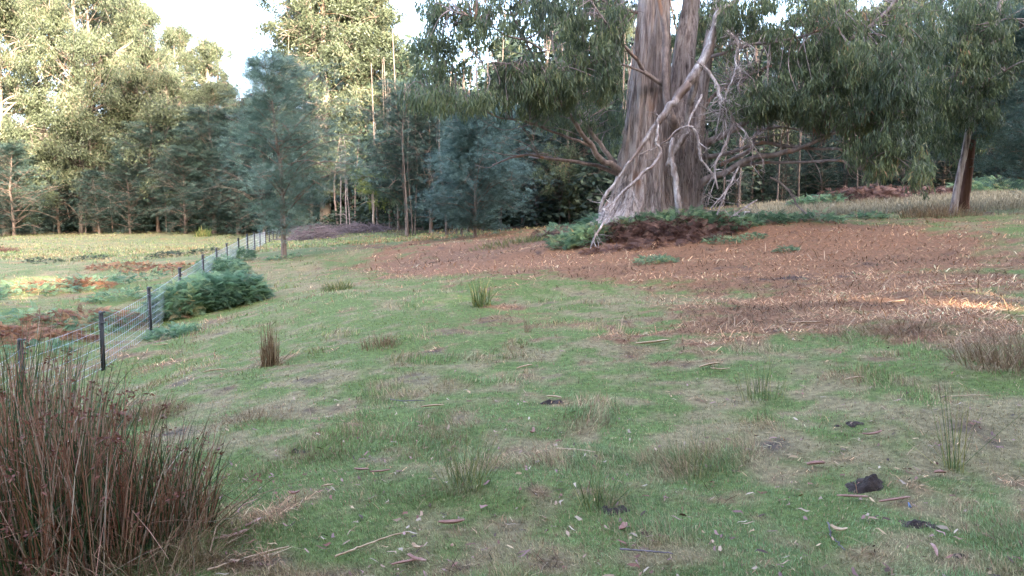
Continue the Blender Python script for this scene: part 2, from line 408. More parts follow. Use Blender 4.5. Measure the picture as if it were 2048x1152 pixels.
def zones(x, y, z):
    px, py = proj(x, y, z)
    f = np.clip((y - 1.2) / 1.2, 0, 1)
    n1 = fbm(x * .9 + .4 * vn(x * 3, y * 3, s=2), y * .9 + .4 * vn(x * 3, y * 3, s=8), s=21, o=5); n2 = fbm(x * 2.3, y * 2.3, s=40, o=3); n3 = fbm(x * .8 + 9, y * .8, s=77, o=3)
    n4 = vn(x * 7, y * 7, s=12) - .5
    lit = np.clip((blobs(px, py, LIT) * f + (n1 - .5) * 1.7 + (n2 - .5) * 1.0 + n4 * .8 - .40) * 1.5, 0, 1)
    dry = np.clip((blobs(px, py, DRY_SUN) * f * .8 + (n3 - .5) * 1.6 + (n2 - .5) * 2.4 + n4 * 1.2 + .13) * 1.3, 0, 1)
    soil = np.clip((blobs(px, py, SOIL) * f * .8 + (n2 - .5) * 1.9 + n4 * .6 - .46) * 1.8, 0, 1)
    far = np.clip((y - 45) / 20, 0, 1)
    return lit, dry * .72 * (1 - .5 * far), soil * (1 - far * .7), px, py
G_GREEN = np.array([.19, .24, .068]); G_BLUE = np.array([.215, .285, .13]); G_DRY = np.array([.4, .28, .165]); G_LIT = np.array([.285, .14, .076]); G_LIT2 = np.array([.54, .33, .18]); G_SOIL = np.array([.06, .042, .038])
def zone_cols(x, y, z, rng, blade=True):
    lit, dry, soil, px, py = zones(x, y, z)
    n = len(x)
    k = np.clip(fbm(x * .5, y * .5, s=91, o=2) * 1.6 - .3 + rng.normal(0, .15, n), 0, 1)[:, None]
    g = G_GREEN * (1 - k) + G_BLUE * k
    # the far paddock and the clover-green patch are yellower
    yel = np.clip((y - 22) / 30, 0, 1)[:, None] * .75
    g = g * (1 - yel) + np.array([.13, .18, .085]) * yel
    c = g * (1 - dry[:, None]) + (G_DRY * rng.uniform(.7, 1.25, (n, 1))) * dry[:, None]
    q = rng.uniform(0, 1, (n, 1)) ** 2
    lc = G_LIT * (1 - q) + G_LIT2 * q
    c = c * (1 - lit[:, None]) + lc * lit[:, None]
    return c, lit, dry, soil

# ------------------------------------------------------------------ ground sheet
def build_ground():
    N1, N2 = 640, 760
    u = np.linspace(-1, 1, N1); X = 320 * np.sinh(5.4 * u) / math.sinh(5.4)
    v = np.linspace(-1, 1, N2); Yc = 6 + 330 * np.sinh(5.2 * v) / math.sinh(5.2)
    XX, YY = np.meshgrid(X, Yc); x, y = XX.ravel(), YY.ravel()
    z = gz(x, y)
    rng = np.random.default_rng(1)
    lit, dry, soil, px, py = zones(x, y, z)
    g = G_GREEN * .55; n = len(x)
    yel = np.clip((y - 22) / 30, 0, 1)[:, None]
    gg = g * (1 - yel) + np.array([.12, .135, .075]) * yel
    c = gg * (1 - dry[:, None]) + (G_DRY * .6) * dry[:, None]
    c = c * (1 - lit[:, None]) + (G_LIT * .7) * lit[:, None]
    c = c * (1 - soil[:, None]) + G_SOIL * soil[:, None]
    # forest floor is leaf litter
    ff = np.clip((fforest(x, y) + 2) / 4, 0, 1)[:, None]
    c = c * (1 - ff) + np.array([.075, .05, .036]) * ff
    i = np.arange(N2 - 1)[:, None] * N1 + np.arange(N1 - 1)[None]
    Q = np.stack([i, i + 1, i + N1 + 1, i + N1], -1).reshape(-1, 4)
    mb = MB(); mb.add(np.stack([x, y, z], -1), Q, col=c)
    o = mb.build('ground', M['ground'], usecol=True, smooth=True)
    return tag(o, 'rolling paddock of short grass rising to brown leaf litter', 'ground', kind='structure')
def fforest(x, y):
    """positive inside the wood (metres past its edge)"""
    ex = np.array([-200, -70, -40, -24, -12, -3, 1, 4, 8, 12, 20, 40, 200.]); ey = np.array([74, 75, 76, 74, 58, 47, 40, 36, 38, 39, 44, 46, 60.])
    return np.asarray(y) - np.interp(x, ex, ey)
build_ground()

# ------------------------------------------------------------------ grass and litter
def blades(mb, x, y, z, h, wd, lean, ang, col, rng, flat=False):
    n = len(x)
    P = np.stack([x, y, z], -1)
    s = np.stack([np.cos(ang + np.pi / 2 + rng.normal(0, .7, n)), np.sin(ang + np.pi / 2 + rng.normal(0, .7, n)), np.zeros(n)], -1)
    d = np.stack([np.cos(ang), np.sin(ang), np.zeros(n)], -1)
    up = np.array([0, 0, 1.])
    c1, s1 = np.cos(lean)[:, None], np.sin(lean)[:, None]
    l2 = np.clip(lean * 1.7, 0, 1.9); c2, s2 = np.cos(l2)[:, None], np.sin(l2)[:, None]
    h = h[:, None]; wd = wd[:, None]
    m = P + (up * c1 + d * s1) * h * .55
    t = m + (up * c2 + d * s2) * h * .45
    V = np.stack([P - s * wd * .5, P + s * wd * .5, m - s * wd * .42, m + s * wd * .42, t], 1)
    b = np.arange(n)[:, None] * 5
    Q = np.concatenate([b + np.array([[0, 1, 3, 2]]), b + np.array([[2, 3, 4, 4]])])
    mb.add(V.reshape(-1, 3), Q, col=np.repeat(col, 5, 0))
def sample_ground(n, rng, pxr=(-420, 2470), y0=2.4, y1=48):
    iy = rng.uniform(1 / y1, 1 / y0, n); Y = 1 / iy
    x = (rng.uniform(*pxr, n) - CX) / F * Y * 1.02
    return x, Y
def build_grass():
    rng = np.random.default_rng(7)
    x, y = sample_ground(640000, rng)
    # clumping: pull samples towards tuft centres
    z = gz(x, y)
    c, lit, dry, soil = zone_cols(x, y, z, rng)
    tuft = fbm(x * 1.6, y * 1.6, s=60, o=3)
    keep = (rng.uniform(0, 1, len(x)) > lit * (1.04 - .3 * np.clip(fbm(x * 1.2, y * 1.2, s=83, o=3) * 4 - 2, 0, 1))) & (rng.uniform(0, 1, len(x)) > soil * .93) & (fforest(x, y) < 1)
    x, y, z, c, dry, tuft = (a[keep] for a in (x, y, z, c, dry, tuft))
    n = len(x)
    small = np.clip((tuft - .55) * 4, 0, 1)
    h = (.024 + .065 * small ** 1.5 + .06 * dry * small) * rng.uniform(.6, 1.5, n) * (1 + np.clip((y - 8) / 30, 0, 1) * .9)
    wd = np.maximum(.0026, y * .00062) * rng.uniform(.7, 1.3, n)
    lean = np.abs(rng.normal(.55, .35, n)) + dry * .25
    swirl = fbm(x * .8, y * .8, s=33, o=2) * 12 + rng.normal(0, 1.1, n)
    tone = rng.uniform(.5, 1.5, (n, 1)) * (.85 + .3 * fbm(x * 3, y * 3, s=15, o=2))[:, None]
    dead = (rng.uniform(0, 1, n) < .13 + .3 * small * dry)[:, None]; red = (rng.uniform(0, 1, n) < .06 + .25 * np.clip(fbm(x * 1.1, y * 1.1, s=71, o=3) * 3 - 1.5, 0, 1))[:, None]
    c = np.where(red, np.array([.27, .15, .1]), np.where(dead, G_DRY * 1.15, c)) * tone
    mb = MB(); blades(mb, x, y, z - .006, h, wd, lean, swirl, np.clip(c, 0, .9), rng)
    tag(mb.build('grass', M['col'], usecol=True), 'short green and straw coloured grass over the whole paddock', 'grass', kind='stuff')
    # far paddock grass
    rng = np.random.default_rng(8)
    n = 60000
    x, y = sample_ground(n, rng, (-420, 1500), 40, 82)
    z = gz(x, y); keep = fforest(x, y) < 2; x, y, z = x[keep], y[keep], z[keep]; n = len(x)
    c, lit, dry, soil = zone_cols(x, y, z, rng)
    mb = MB(); blades(mb, x, y, z - .01, rng.uniform(.05, .2, n), rng.uniform(.03, .07, n), np.abs(rng.normal(.6, .3, n)), rng.uniform(0, 6.3, n), np.clip(c * rng.uniform(.7, 1.4, (n, 1)), 0, .9), rng)
    tag(mb.build('paddock_grass', M['col'], usecol=True), 'tufty yellow green grass of the far paddock before the wood', 'grass', kind='stuff')
    # litter: fallen bracken, bark and sticks
    rng = np.random.default_rng(9)
    x, y = sample_ground(520000, rng, y0=2.6, y1=50)
    z = gz(x, y)
    c, lit, dry, soil = zone_cols(x, y, z, rng)
    keep = (rng.uniform(0, 1, len(x)) < lit * .95 + .008) & (fforest(x, y) < 1)
    x, y, z = x[keep], y[keep], z[keep]; n = len(x)
    q = rng.uniform(0, 1, (n, 1)) ** 1.6
    c = G_LIT * .8 * (1 - q) + G_LIT2 * q
    tan = rng.uniform(0, 1, (n, 1)) < .05
    c = np.where(tan, np.array([.5, .36, .22]), c)
    grn = rng.uniform(0, 1, (n, 1)) < .05
    c = np.where(grn, np.array([.1, .13, .06]), c)
    patch = np.clip(fbm(x * .7, y * .9, s=51, o=4) * 3.2 - 1.1, 0, 1)[:, None]
    c = c * (.3 + 1.35 * patch) * rng.uniform(.4, 1.65, (n, 1)); lng = rng.uniform(0, 1, n) < .03; c = np.where(lng[:, None], np.array([.42, .27, .17]) * rng.uniform(.5, 1.1, (n, 1)), c)
    lz = lit[keep]; h = rng.uniform(.04, .19, n) * np.where(lz < .25, .45, 1) * np.where(lng, 2.4, 1); wd = np.maximum(.0028, y * .0006) * rng.uniform(.5, 1.8, n)
    mb = MB(); blades(mb, x, y, z + rng.uniform(-.005, .02, n), h, wd, rng.normal(1.25, .3, n), rng.uniform(0, 6.3, n), np.clip(c, 0, .9), rng)
    tag(mb.build('bracken_litter', M['litter'], usecol=True), 'red brown litter of dead bracken and bark shreds under the giant gum', 'litter', kind='stuff')
    # fallen gum leaves over the grass
    rng = np.random.default_rng(10)
    n = 2600
    x, y = sample_ground(n, rng, y0=2.6, y1=22); z = gz(x, y)
    P = np.stack([x, y, z + .022], -1)
    mb = MB(); V0 = []
    a = rng.uniform(0, 6.3, n); d = np.stack([np.cos(a), np.sin(a), rng.normal(0, .15, n)], -1); s = np.stack([-np.sin(a), np.cos(a), rng.normal(0, .35, n)], -1)
    L = rng.uniform(.025, .08, n)[:, None]; W = rng.uniform(.003, .009, n)[:, None] * np.maximum(1, y[:, None] * .09)
    bend = rng.uniform(-.5, .5, n)[:, None] * L
    V = np.stack([P, P + d * L * .35 - s * W + s * bend * .5, P + d * L * .35 + s * W + s * bend * .5, P + d * L * .75 - s * W * .7 + s * bend * .4 + [0, 0, .008], P + d * L * .75 + s * W * .7 + s * bend * .4 + [0, 0, .008], P + d * L], 1)
    b = np.arange(n)[:, None] * 6
    Q = np.concatenate([b + np.array([[0, 2, 1, 1]]), b + np.array([[1, 2, 4, 3]]), b + np.array([[3, 4, 5, 5]])])
    pal = np.array([[.26, .12, .09], [.16, .08, .06], [.34, .22, .15], [.4, .3, .22], [.08, .05, .04], [.42, .28, .16], [.3, .17, .15], [.2, .11, .1]])
    c = pal[rng.integers(0, len(pal), n)] * rng.uniform(.7, 1.2, (n, 1))
    mb.add(V.reshape(-1, 3), Q, col=np.repeat(c, 6, 0))
    tag(mb.build('fallen_leaves', M['litter'], usecol=True), 'curled brown and pink gum leaves dropped over the grass', 'leaves', kind='stuff')
build_grass()

# ------------------------------------------------------------------ tree generators
def gum_meshes(seed, H, spread, base, puffs=60, per=520, leaf=(.3, .06), trunk_r=None, forks=2, mat='gum_leaf_far', bark='bark_pale', puff_r=1.5, droop=.55):
    rng = np.random.default_rng(seed)
    tb, cb = MB(), MB(); r0 = trunk_r or H * .014
    stems = []
    for f in range(forks):
        a = rng.uniform(0, 6.3); off = (0 if f == 0 else spread * .3)
        k = np.linspace(0, 1, 9)
        s0 = .0 if f == 0 else rng.uniform(.08, .3)
        P = np.stack([np.cos(a) * off * k ** 1.2 + .25 * np.cumsum(rng.normal(0, .5, 9)) * k, np.sin(a) * off * k ** 1.2 + .25 * np.cumsum(rng.normal(0, .5, 9)) * k, H * (s0 + (.93 * rng.uniform(.85, 1) - s0) * k)], -1)
        if f: P[0, :2] = stems[0][0][max(0, int(s0 * 24)), :2]
        P = catmull(P, 4); rr = r0 * (1 if f == 0 else .6) * (1 - np.linspace(0, 1, len(P))) ** .8 + .03
        rr[:2] *= 1.15; stems.append((P, rr)); tube(tb, P, rr, 9)
    for i in range(puffs):
        P, rr = stems[i % forks]
        t = rng.uniform(0, 1) ** .8; zt = base + (1 - base) * t
        j = int(np.clip(np.searchsorted(P[:, 2], zt * H * .93), 2, len(P) - 2))
        env = math.sin(math.pi * min(1, .12 + .86 * t) ** .8) ** .6
        a = rng.uniform(0, 6.3); Lb = spread * env * rng.uniform(.35, 1.05)
        e = P[j] + np.array([math.cos(a) * Lb, math.sin(a) * Lb, Lb * rng.uniform(.1, .7)])
        mid = (P[j] + e) / 2 + np.array([0, 0, Lb * rng.uniform(-.05, .15)]) + rng.normal(0, .25, 3)
        B = catmull([P[j], mid, e], 5); br = np.linspace(min(rr[j] * .5, .14), .025, len(B)); tube(tb, B, br, 5)
        for q in range(5):
            e2 = B[rng.integers(4, len(B))] + rng.normal(0, puff_r * .7, 3); tube(tb, catmull([B[-5], (B[-5] + e2) / 2 + [0, 0, .2], e2], 3), np.linspace(.04, .012, 7), 3, cap=False)
        pr = puff_r * rng.uniform(.7, 1.3); n = int(per * rng.uniform(.6, 1.3))
        sub = e + norm(rng.normal(0, 1, (9, 3))) * np.array([1, 1, .75]) * pr * .75
        si = rng.integers(0, 9, n); st = rng.uniform(-.2, .2, 9)
        c = sub[si] + rng.normal(0, .2, (n, 3)) * pr * [1, 1, 1.25]
        tone = rng.uniform(-.2, .2) + st[si]
        leaves(cb, c, leaf[0], leaf[1], droop, rng, rnd=np.clip(rng.uniform(0, 1, n) * .75 + .12 + tone, 0, 1))
    return tb.mesh('trunk', M[bark], smooth=True), cb.mesh('crown', M[mat])
def wattle_meshes(seed, H, spread, base, branches=46, pads=5, per=16, lean=0, mat='wattle_leaf', size=.42, bark='bark_wattle', pow_=.75):
    rng = np.random.default_rng(seed)
    tb, cb = MB(), MB()
    k = np.linspace(0, 1, 9)
    P = catmull(np.stack([np.cumsum(rng.normal(0, .12, 9)) * k * H / 9 + lean * k, np.cumsum(rng.normal(0, .12, 9)) * k * H / 9, H * .97 * k], -1), 4)
    rr = H * .0125 * (1 - np.linspace(0, 1, len(P))) ** .9 + .015; rr[0] *= 1.2; tube(tb, P, rr, 9)
    TV, TQ = spray_template(rng)
    for i in range(branches):
        t = (i + rng.uniform(0, 1)) / branches; zt = base + (1 - base) * t
        j = min(len(P) - 2, int(zt * (len(P) - 1)))
        env = (1 - t) ** pow_ * min(1, .5 + t * 3) + .1
        a = rng.uniform(0, 6.3); lob = float(vn(math.cos(a) * 1.3 + 5, math.sin(a) * 1.3 + 5, t * 3.2, s=seed)); Lb = spread * env * (.35 + 1.25 * lob) * rng.uniform(.7, 1.1)
        e = P[j] + np.array([math.cos(a) * Lb, math.sin(a) * Lb, Lb * rng.uniform(-.25, .85)])
        B = catmull([P[j], (P[j] + e) / 2 + [0, 0, .12 * Lb], e], 5); tube(tb, B, np.linspace(min(rr[j] * .45, .05), .008, len(B)), 4)
        for q in range(pads):
            f = rng.uniform(.3, 1); b0 = B[int(f * (len(B) - 1))]
            c0 = b0 + np.array([rng.normal(0, .34), rng.normal(0, .34), rng.normal(0.03, .26)]) * max(.5, Lb * .45)
            tube(tb, np.stack([b0, (b0 + c0) / 2 + [0, 0, .05], c0]), [.01, .007, .004], 3, cap=False)
            n = per; pr = .32 * max(.6, min(1.3, Lb * .5)) * rng.uniform(.8, 1.4)
            c = c0 + rng.normal(0, 1, (n, 3)) * [pr, pr, pr * .42]
            yaw = np.arctan2(c[:, 1] - P[j][1], c[:, 0] - P[j][0]) + rng.normal(0, .8, n)
            stamp(cb, TV, TQ, c, yaw, rng.normal(.05, .35, n), rng.uniform(.6, 1.3, n) * size, np.clip(rng.uniform(0, 1, n) * .6 + .2 + rng.uniform(-.25, .25), 0, 1), roll=rng.normal(0, .7, n))
    return tb.mesh('trunk', M[bark], smooth=True), cb.mesh('crown', M[mat])
def pole_meshes(seed, H, bark, leafy):
    rng = np.random.default_rng(seed); tb, cb = MB(), MB()
    k = np.linspace(0, 1, 7)
    P = catmull(np.stack([np.cumsum(rng.normal(0, .12, 7)) * k, np.cumsum(rng.normal(0, .12, 7)) * k, H * k], -1), 3)
    tube(tb, P, np.linspace(H * .009, .012, len(P)), 6)
    for i in range(12):
        j = rng.integers(3, len(P) - 2); a = rng.uniform(0, 6.3); L = rng.uniform(.4, 1.2)
        tube(tb, catmull([P[j], P[j] + [math.cos(a) * L * .5, math.sin(a) * L * .5, .1], P[j] + [math.cos(a) * L, math.sin(a) * L, rng.uniform(-.1, .5)]], 3), np.linspace(.02, .006, 7), 3)
    TV, TQ = spray_template(rng)
    n = leafy; c = P[rng.integers(len(P) // 2, len(P), n)] + rng.normal(0, .55, (n, 3)) * [1, 1, .6]
    stamp(cb, TV, TQ, c, rng.uniform(0, 6.3, n), rng.normal(0, .3, n), rng.uniform(.3, .55, n), rng.uniform(0, 1, n))
    return tb.mesh('trunk', M[bark], smooth=True), cb.mesh('crown', M['wattle_leaf'])
def put_tree(name, meshes, x, y, rz, sc, label, group, cat='tree', sxy=None, z=None):
    zz = g1(x, y) - .08 if z is None else z
    r = empty(name, (x, y, zz), label, cat, group, rz, (sxy or sc, sxy or sc, sc))
    for nm, me in zip(('trunk', 'crown'), meshes):
        o = bpy.data.objects.new(nm, me); COL.objects.link(o); o.parent = r
    return r
gum = [gum_meshes(101, 30, 5.6, .12, 120, 560, (.36, .1), forks=3), gum_meshes(102, 30, 6.2, .2, 120, 560, (.36, .1), forks=2), gum_meshes(103, 30, 3.8, .06, 110, 500, (.36, .09), forks=3, puff_r=1.3), gum_meshes(104, 30, 7.2, .16, 150, 560, (.36, .1), forks=4)]
wat = [wattle_meshes(201, 9, 3.0, .1, 70, 7, 18, pow_=.55), wattle_meshes(202, 9, 3.5, .06, 76, 7, 18, pow_=.6), wattle_meshes(203, 9, 2.7, .16, 60, 7, 18, pow_=.5), wattle_meshes(204, 9, 3.1, .05, 76, 7, 18, pow_=.4)]
pole = [pole_meshes(301, 7, 'bark_wattle', 60), pole_meshes(302, 8, 'bark_dark', 70), pole_meshes(303, 6.5, 'bark_limb', 45)]
def tree_px(name, meshes, H0, px, Y, top, rz, label, group, wide=1.0):
    x = (px - CX) / F * Y; z = g1(x, Y)
    _, py = proj(np.array([x]), np.array([Y]), np.array([z]))
    H = (float(py[0]) - top) * mpp(Y) / cp; s = H / H0
    return put_tree(name, meshes, x, Y, rz, s, label, group, sxy=s * wide)

# ---- tall gums at the far edge of the paddock and behind the wood
GG = 'tall gum trees rising over the far wood'
for (k, px, Y, top, rz, wd, lab) in [
    (3, 195, 78, -90, .3, .8, 'broad sunlit gum over the open paddock with a bare pale trunk fork'),
    (0, 15, 74, -80, 2.0, .8, 'tall pinkish sunlit gum at the open end of the far wood'),
    (1, -150, 80, -120, 1.0, .9, 'tall gum beyond the end of the far paddock wood'),
    (1, 300, 84, -10, 4.0, .75, 'shaded wide gum behind the dark wattles of the far paddock'),
    (0, 95, 86, -60, 3.9, .9, 'leafy sunlit gum filling the gap behind the pale silver wattle'),
    (1, 250, 90, -40, 5.9, .8, 'sunlit gum crown rising behind the bare pale trunk fork'),
    (0, 345, 80, 110, 1.9, .9, 'lower rounded gum before the slim distant pair'),
    (3, 440, 82, 150, 5.2, .8, 'rounded gum crown below the shorter distant gum'),
    (1, 540, 84, 170, .5, .8, 'gum crown level with the top of the lone wattle'),
    (2, 372, 92, 30, .7, .9, 'slim distant gum showing against the white sky, the taller of a pair'),
    (2, 440, 90, 62, 2.7, 1.0, 'slim distant gum showing against the white sky, the shorter of a pair'),
    (2, 652, 68, -150, 1.9, 1.3, 'very tall sunlit gum with pale multiple stems beyond the lone wattle'),
    (2, 700, 70, -110, 4.4, 1.4, 'sunlit gum close beside the very tall pale stemmed gum'),
    (2, 745, 71, -60, .6, 1.3, 'leafy sunlit gum on the brush heap side of the tallest pale gum'),
    (2, 625, 74, -40, 2.6, 1.0, 'leafy sunlit gum crown rising directly behind the lone wattle'),
    (2, 800, 96, 85, 5.0, 1.0, 'small hazy gum in the sky gap between the tall gum and the giant gum'),
    (0, 905, 80, 130, .2, .9, 'sunlit gum glimpsed through the hanging leaves of the giant gum'),
    (1, 1010, 74, 60, 1.2, .9, 'pale gum behind the blue green wattle bush, seen through the giant gum'),
    (2, 1120, 78, 20, 3.3, 1.0, 'gum behind the long low limbs of the giant gum'),
    (0, 1220, 72, -40, 5.1, .8, 'sunlit gum glimpsed beside the upper trunk of the giant gum'),
    (0, 1380, 74, 10, 2.2, .9, 'sunlit gum glimpsed between the twin stems of the giant gum'),
    (1, 1500, 70, 60, .9, .9, 'sunlit gum glimpsed behind the dead twigs of the giant gum'),
    (3, 1640, 68, -20, 3.6, .8, 'wide gum behind the hanging curtain of the giant gum'),
    (0, 1790, 62, -60, 2.9, .9, 'gum standing in the wood behind the pale grass slope'),
    (1, 1960, 58, -90, .1, .9, 'dark gum behind the leaning twin trunks on the slope'),
    (0, 2120, 54, -120, 1.4, .9, 'dark gum at the upper end of the grass slope')]:
    tree_px('gum_tree', gum[k], 30, px, Y, top, rz, lab, GG, wd)
# ---- wattles
WG = 'blue green wattles along the edge of the wood'
for (k, px, Y, top, rz, wd, lab) in [
    (1, 30, 71, 285, .5, 1.25, 'pale sunlit silver wattle at the open corner of the far paddock'),
    (3, -70, 72, 260, 1.5, 1.2, 'silver wattle beyond the corner of the far paddock'),
    (0, 120, 76, 300, 2.5, 1.2, 'dark wattle between the pale silver wattle and the gum with the bare fork'),
    (3, 200, 73.5, 340, 3.1, 1.15, 'low dark wattle under the broad sunlit gum'),
    (1, 262, 74, 300, 4.0, 1.1, 'wattle with sunlit sprays beside the broad gum trunk'),
    (2, 318, 76, 245, 5.0, 1.2, 'tall dark wattle under the shaded wide gum'),
    (1, 372, 73.5, 290, .9, 1.1, 'wattle with bright layered sprays midway along the far paddock'),
    (3, 430, 74, 215, 1.7, 1.2, 'tallest dark blue wattle on the far paddock edge'),
    (0, 478, 73.5, 250, 2.1, 1.2, 'dark wattle behind the far end of the wire fence'),
    (1, 530, 70, 230, 2.9, 1.1, 'dark wattle behind the lone wattle by the fence'),
    (3, 600, 74, 290, 3.7, 1.1, 'low wattle between the lone wattle and the tall sunlit gum'),
    (0, 790, 72, 235, 4.5, 1.0, 'yellowish wattle behind the sunlit gums and the brush heap'),
    (2, 815, 50, 165, 5.3, 1.05, 'tall thin dark wattle beside the brush heap'),
    (0, 862, 49, 190, .4, 1.0, 'tall dark wattle behind the rounded silver wattle'),
    (1, 905, 52, 200, 1.2, 1.1, 'dark wattle deep behind the rounded silver wattle'),
    (2, 1000, 48, 210, 2.2, 1.2, 'shaded wattle between the rounded silver wattle and the giant gum'),
    (3, 1075, 44, 215, 3.0, 1.2, 'shaded wattle behind the long bare limb of the giant gum'),
    (1, 1150, 43, 200, 3.9, 1.2, 'dark wattle beside the foot of the giant gum on the fence side'),
    (0, 1230, 46, 190, 4.6, 1.2, 'dark wattle directly behind the giant gum trunk'),
    (3, 1440, 47, 230, 5.5, 1.2, 'dark wattle behind the broken dead branch of the giant gum'),
    (1, 1470, 42, 318, .7, .9, 'low pale wattle under the heavy limbs of the giant gum'),
    (1, 1560, 43, 300, 1.6, 1.0, 'low blue wattle behind the pale grass slope'),
    (3, 1640, 44, 250, 2.4, 1.1, 'wattle in the wood under the hanging curtain of leaves'),
    (0, 1720, 43, 290, 3.3, 1.1, 'small wattle behind the reddish bracken bank'),
    (1, 1800, 44, 230, 4.1, 1.1, 'wattle between the hanging curtain and the leaning twin trunks'),
    (3, 1880, 46, 200, 5.0, 1.2, 'dark wattle behind the leaning twin trunks'),
    (0, 1985, 42, 180, 5.8, 1.2, 'dark wattle at the top of the pale grass slope'),
    (1, 2080, 40, 160, .3, 1.2, 'dark wattle behind the trunk at the upper end of the slope')]:
    tree_px('wattle_tree', wat[k], 9, px, Y, top, rz, lab, WG, wd)
tree_px('wattle_tree', wattle_meshes(215, 8.6, 3.1, .17, 80, 8, 22, size=.34, pow_=.55, mat='silver_leaf_pale'), 8.6, 568, 33, 112, .4, 'lone blue green wattle with a straight brown trunk beside the wire fence', WG, 1.0)
tree_px('wattle_tree', wattle_meshes(211, 7, 2.7, .1, 80, 9, 36, size=.36, pow_=.35, mat='silver_leaf'), 7, 950, 38, 205, 2.4, 'rounded silver wattle with dense feathery foliage at the edge of the brown litter', WG, 1.0)
tree_px('wattle_tree', wattle_meshes(212, 9, 2.6, .14, 66, 9, 24, size=.38, pow_=.35, mat='silver_leaf'), 9, 2062, 25, 20, 1.1, 'bluish wattle with a dark trunk beyond the leaning twin trunks', WG, 1.0)
bushy = [gum_meshes(130, 10, 3.0, .08, 60, 520, (.24, .07), trunk_r=.13, forks=2, mat='gum_leaf_far', puff_r=.85, bark='bark_dark'), gum_meshes(131, 10, 3.6, .15, 60, 520, (.24, .07), trunk_r=.15, forks=3, mat='gum_leaf', puff_r=.9, bark='bark_dark')]
for (k, px, Y, top, rz, wd, lab) in [
    (0, 70, 75, 250, .3, 1.2, 'round bushy young gum between the silver wattle and the far paddock gums'), (0, 165, 76, 215, 1.3, 1.1, 'bushy olive young gum below the bare pale trunk fork'), (0, 345, 77, 200, 2.2, 1.1, 'olive bushy young gum midway along the far paddock edge'),
    (0, 285, 80, 190, 3.0, 1.2, 'dark bushy young gum under the shaded wide gum'), (0, 500, 79, 190, 4.2, 1.0, 'bushy young gum behind the far end of the fence'), (0, 625, 66, 250, 5.3, .9, 'bushy young gum beside the foot of the tall sunlit gum'),
    (1, 845, 55, 215, .9, 1.0, 'dark bushy young gum among the thin dark saplings'), (0, 1050, 46, 250, 1.9, 1.0, 'dark bushy young gum under the long bare limb'), (1, 1120, 42, 290, 2.9, .9, 'low dark bushy gum beside the fern bank'),
    (1, 1190, 50, 130, 3.9, 1.1, 'dark bushy gum behind the low limbs of the giant'), (0, 1540, 48, 240, 4.7, 1.1, 'dark bushy young gum behind the heavy limbs'), (1, 1700, 48, 200, 5.7, 1.2, 'dark bushy young gum behind the red brown bracken bank'), (0, 1850, 50, 150, .1, 1.2, 'dark bushy gum between the curtain of leaves and the twin trunks'), (1, 2040, 46, 120, 1.1, 1.2, 'dark bushy gum above the end of the grass slope')]:
    tree_px('gum_tree', bushy[k], 10, px, Y, top, rz, lab, GG, wd)
# small sunlit olive gum low by the brush heap
og = gum_meshes(120, 7, 3.0, .35, 26, 520, (.26, .1), trunk_r=.12, forks=2, mat='olive_leaf', puff_r=.8)
tree_px('gum_tree', og, 7, 748, 58, 335, .8, 'small bright yellow green gum behind the brush heap', GG, 1.0)

# ---- thin poles of the wood edge
rng = np.random.default_rng(44)
for grp, label, n, (a, b), (Ya, Yb) in [
    ('thin saplings at the far paddock edge', 'thin sapling trunk standing in the shade along the far paddock edge', 26, (-60, 560), (73, 80)),
    ('pale saplings behind the brush heap', 'thin pale trunk standing behind the brush heap', 9, (680, 800), (56, 66)),
    ('dark saplings near the rounded silver wattle', 'thin dark sapling trunk between the brush heap and the rounded silver wattle', 12, (805, 1040), (41, 50)),
    ('thin saplings behind the grass slope', 'thin grey sapling trunk in the dark wood behind the pale grass slope', 17, (1430, 1860), (40, 47))]:
    for i in range(n):
        px = rng.uniform(a, b); Y = rng.uniform(Ya, Yb)
        k = 2 if 'pale' in label else int(rng.integers(0, 2))
        if 'dark' in label: k = 1
        put_tree('sapling_tree', pole[k], (px - CX) / F * Y, Y, rng.uniform(0, 6.3), rng.uniform(.8, 1.25), label, grp, sxy=rng.uniform(.5, 1.1))

# ---- the deep wood behind, one mass
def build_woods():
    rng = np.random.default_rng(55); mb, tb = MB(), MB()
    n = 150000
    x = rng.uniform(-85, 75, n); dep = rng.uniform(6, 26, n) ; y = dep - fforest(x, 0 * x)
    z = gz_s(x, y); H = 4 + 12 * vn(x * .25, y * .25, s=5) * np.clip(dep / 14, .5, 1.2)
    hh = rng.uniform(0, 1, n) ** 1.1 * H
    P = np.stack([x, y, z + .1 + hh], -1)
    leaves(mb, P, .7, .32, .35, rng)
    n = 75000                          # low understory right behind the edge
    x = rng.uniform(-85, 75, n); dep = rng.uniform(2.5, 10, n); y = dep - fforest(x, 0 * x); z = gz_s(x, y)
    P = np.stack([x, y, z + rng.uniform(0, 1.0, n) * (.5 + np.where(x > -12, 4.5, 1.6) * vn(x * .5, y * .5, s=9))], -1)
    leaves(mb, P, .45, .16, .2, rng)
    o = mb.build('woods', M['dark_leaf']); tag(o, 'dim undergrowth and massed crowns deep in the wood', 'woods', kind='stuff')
    for i in range(420):
        xx = rng.uniform(-80, 60); dp = rng.uniform(3, 20); yy = dp - float(fforest(xx, 0)); zz = float(gz_s(xx, yy)[0]); h = rng.uniform(6, 14)
        P = np.array([[xx, yy, zz - .1], [xx + rng.normal(0, .2), yy, zz + h * .5], [xx + rng.normal(0, .5), yy, zz + h]])
        tube(tb, catmull(P, 3), np.linspace(rng.uniform(.04, .13), .03, 7), 5)
    o2 = tb.build('woods_trunks', M['bark_wattle']); tag(o2, 'crowd of thin trunks deep inside the dark wood', 'woods', kind='stuff')
build_woods()

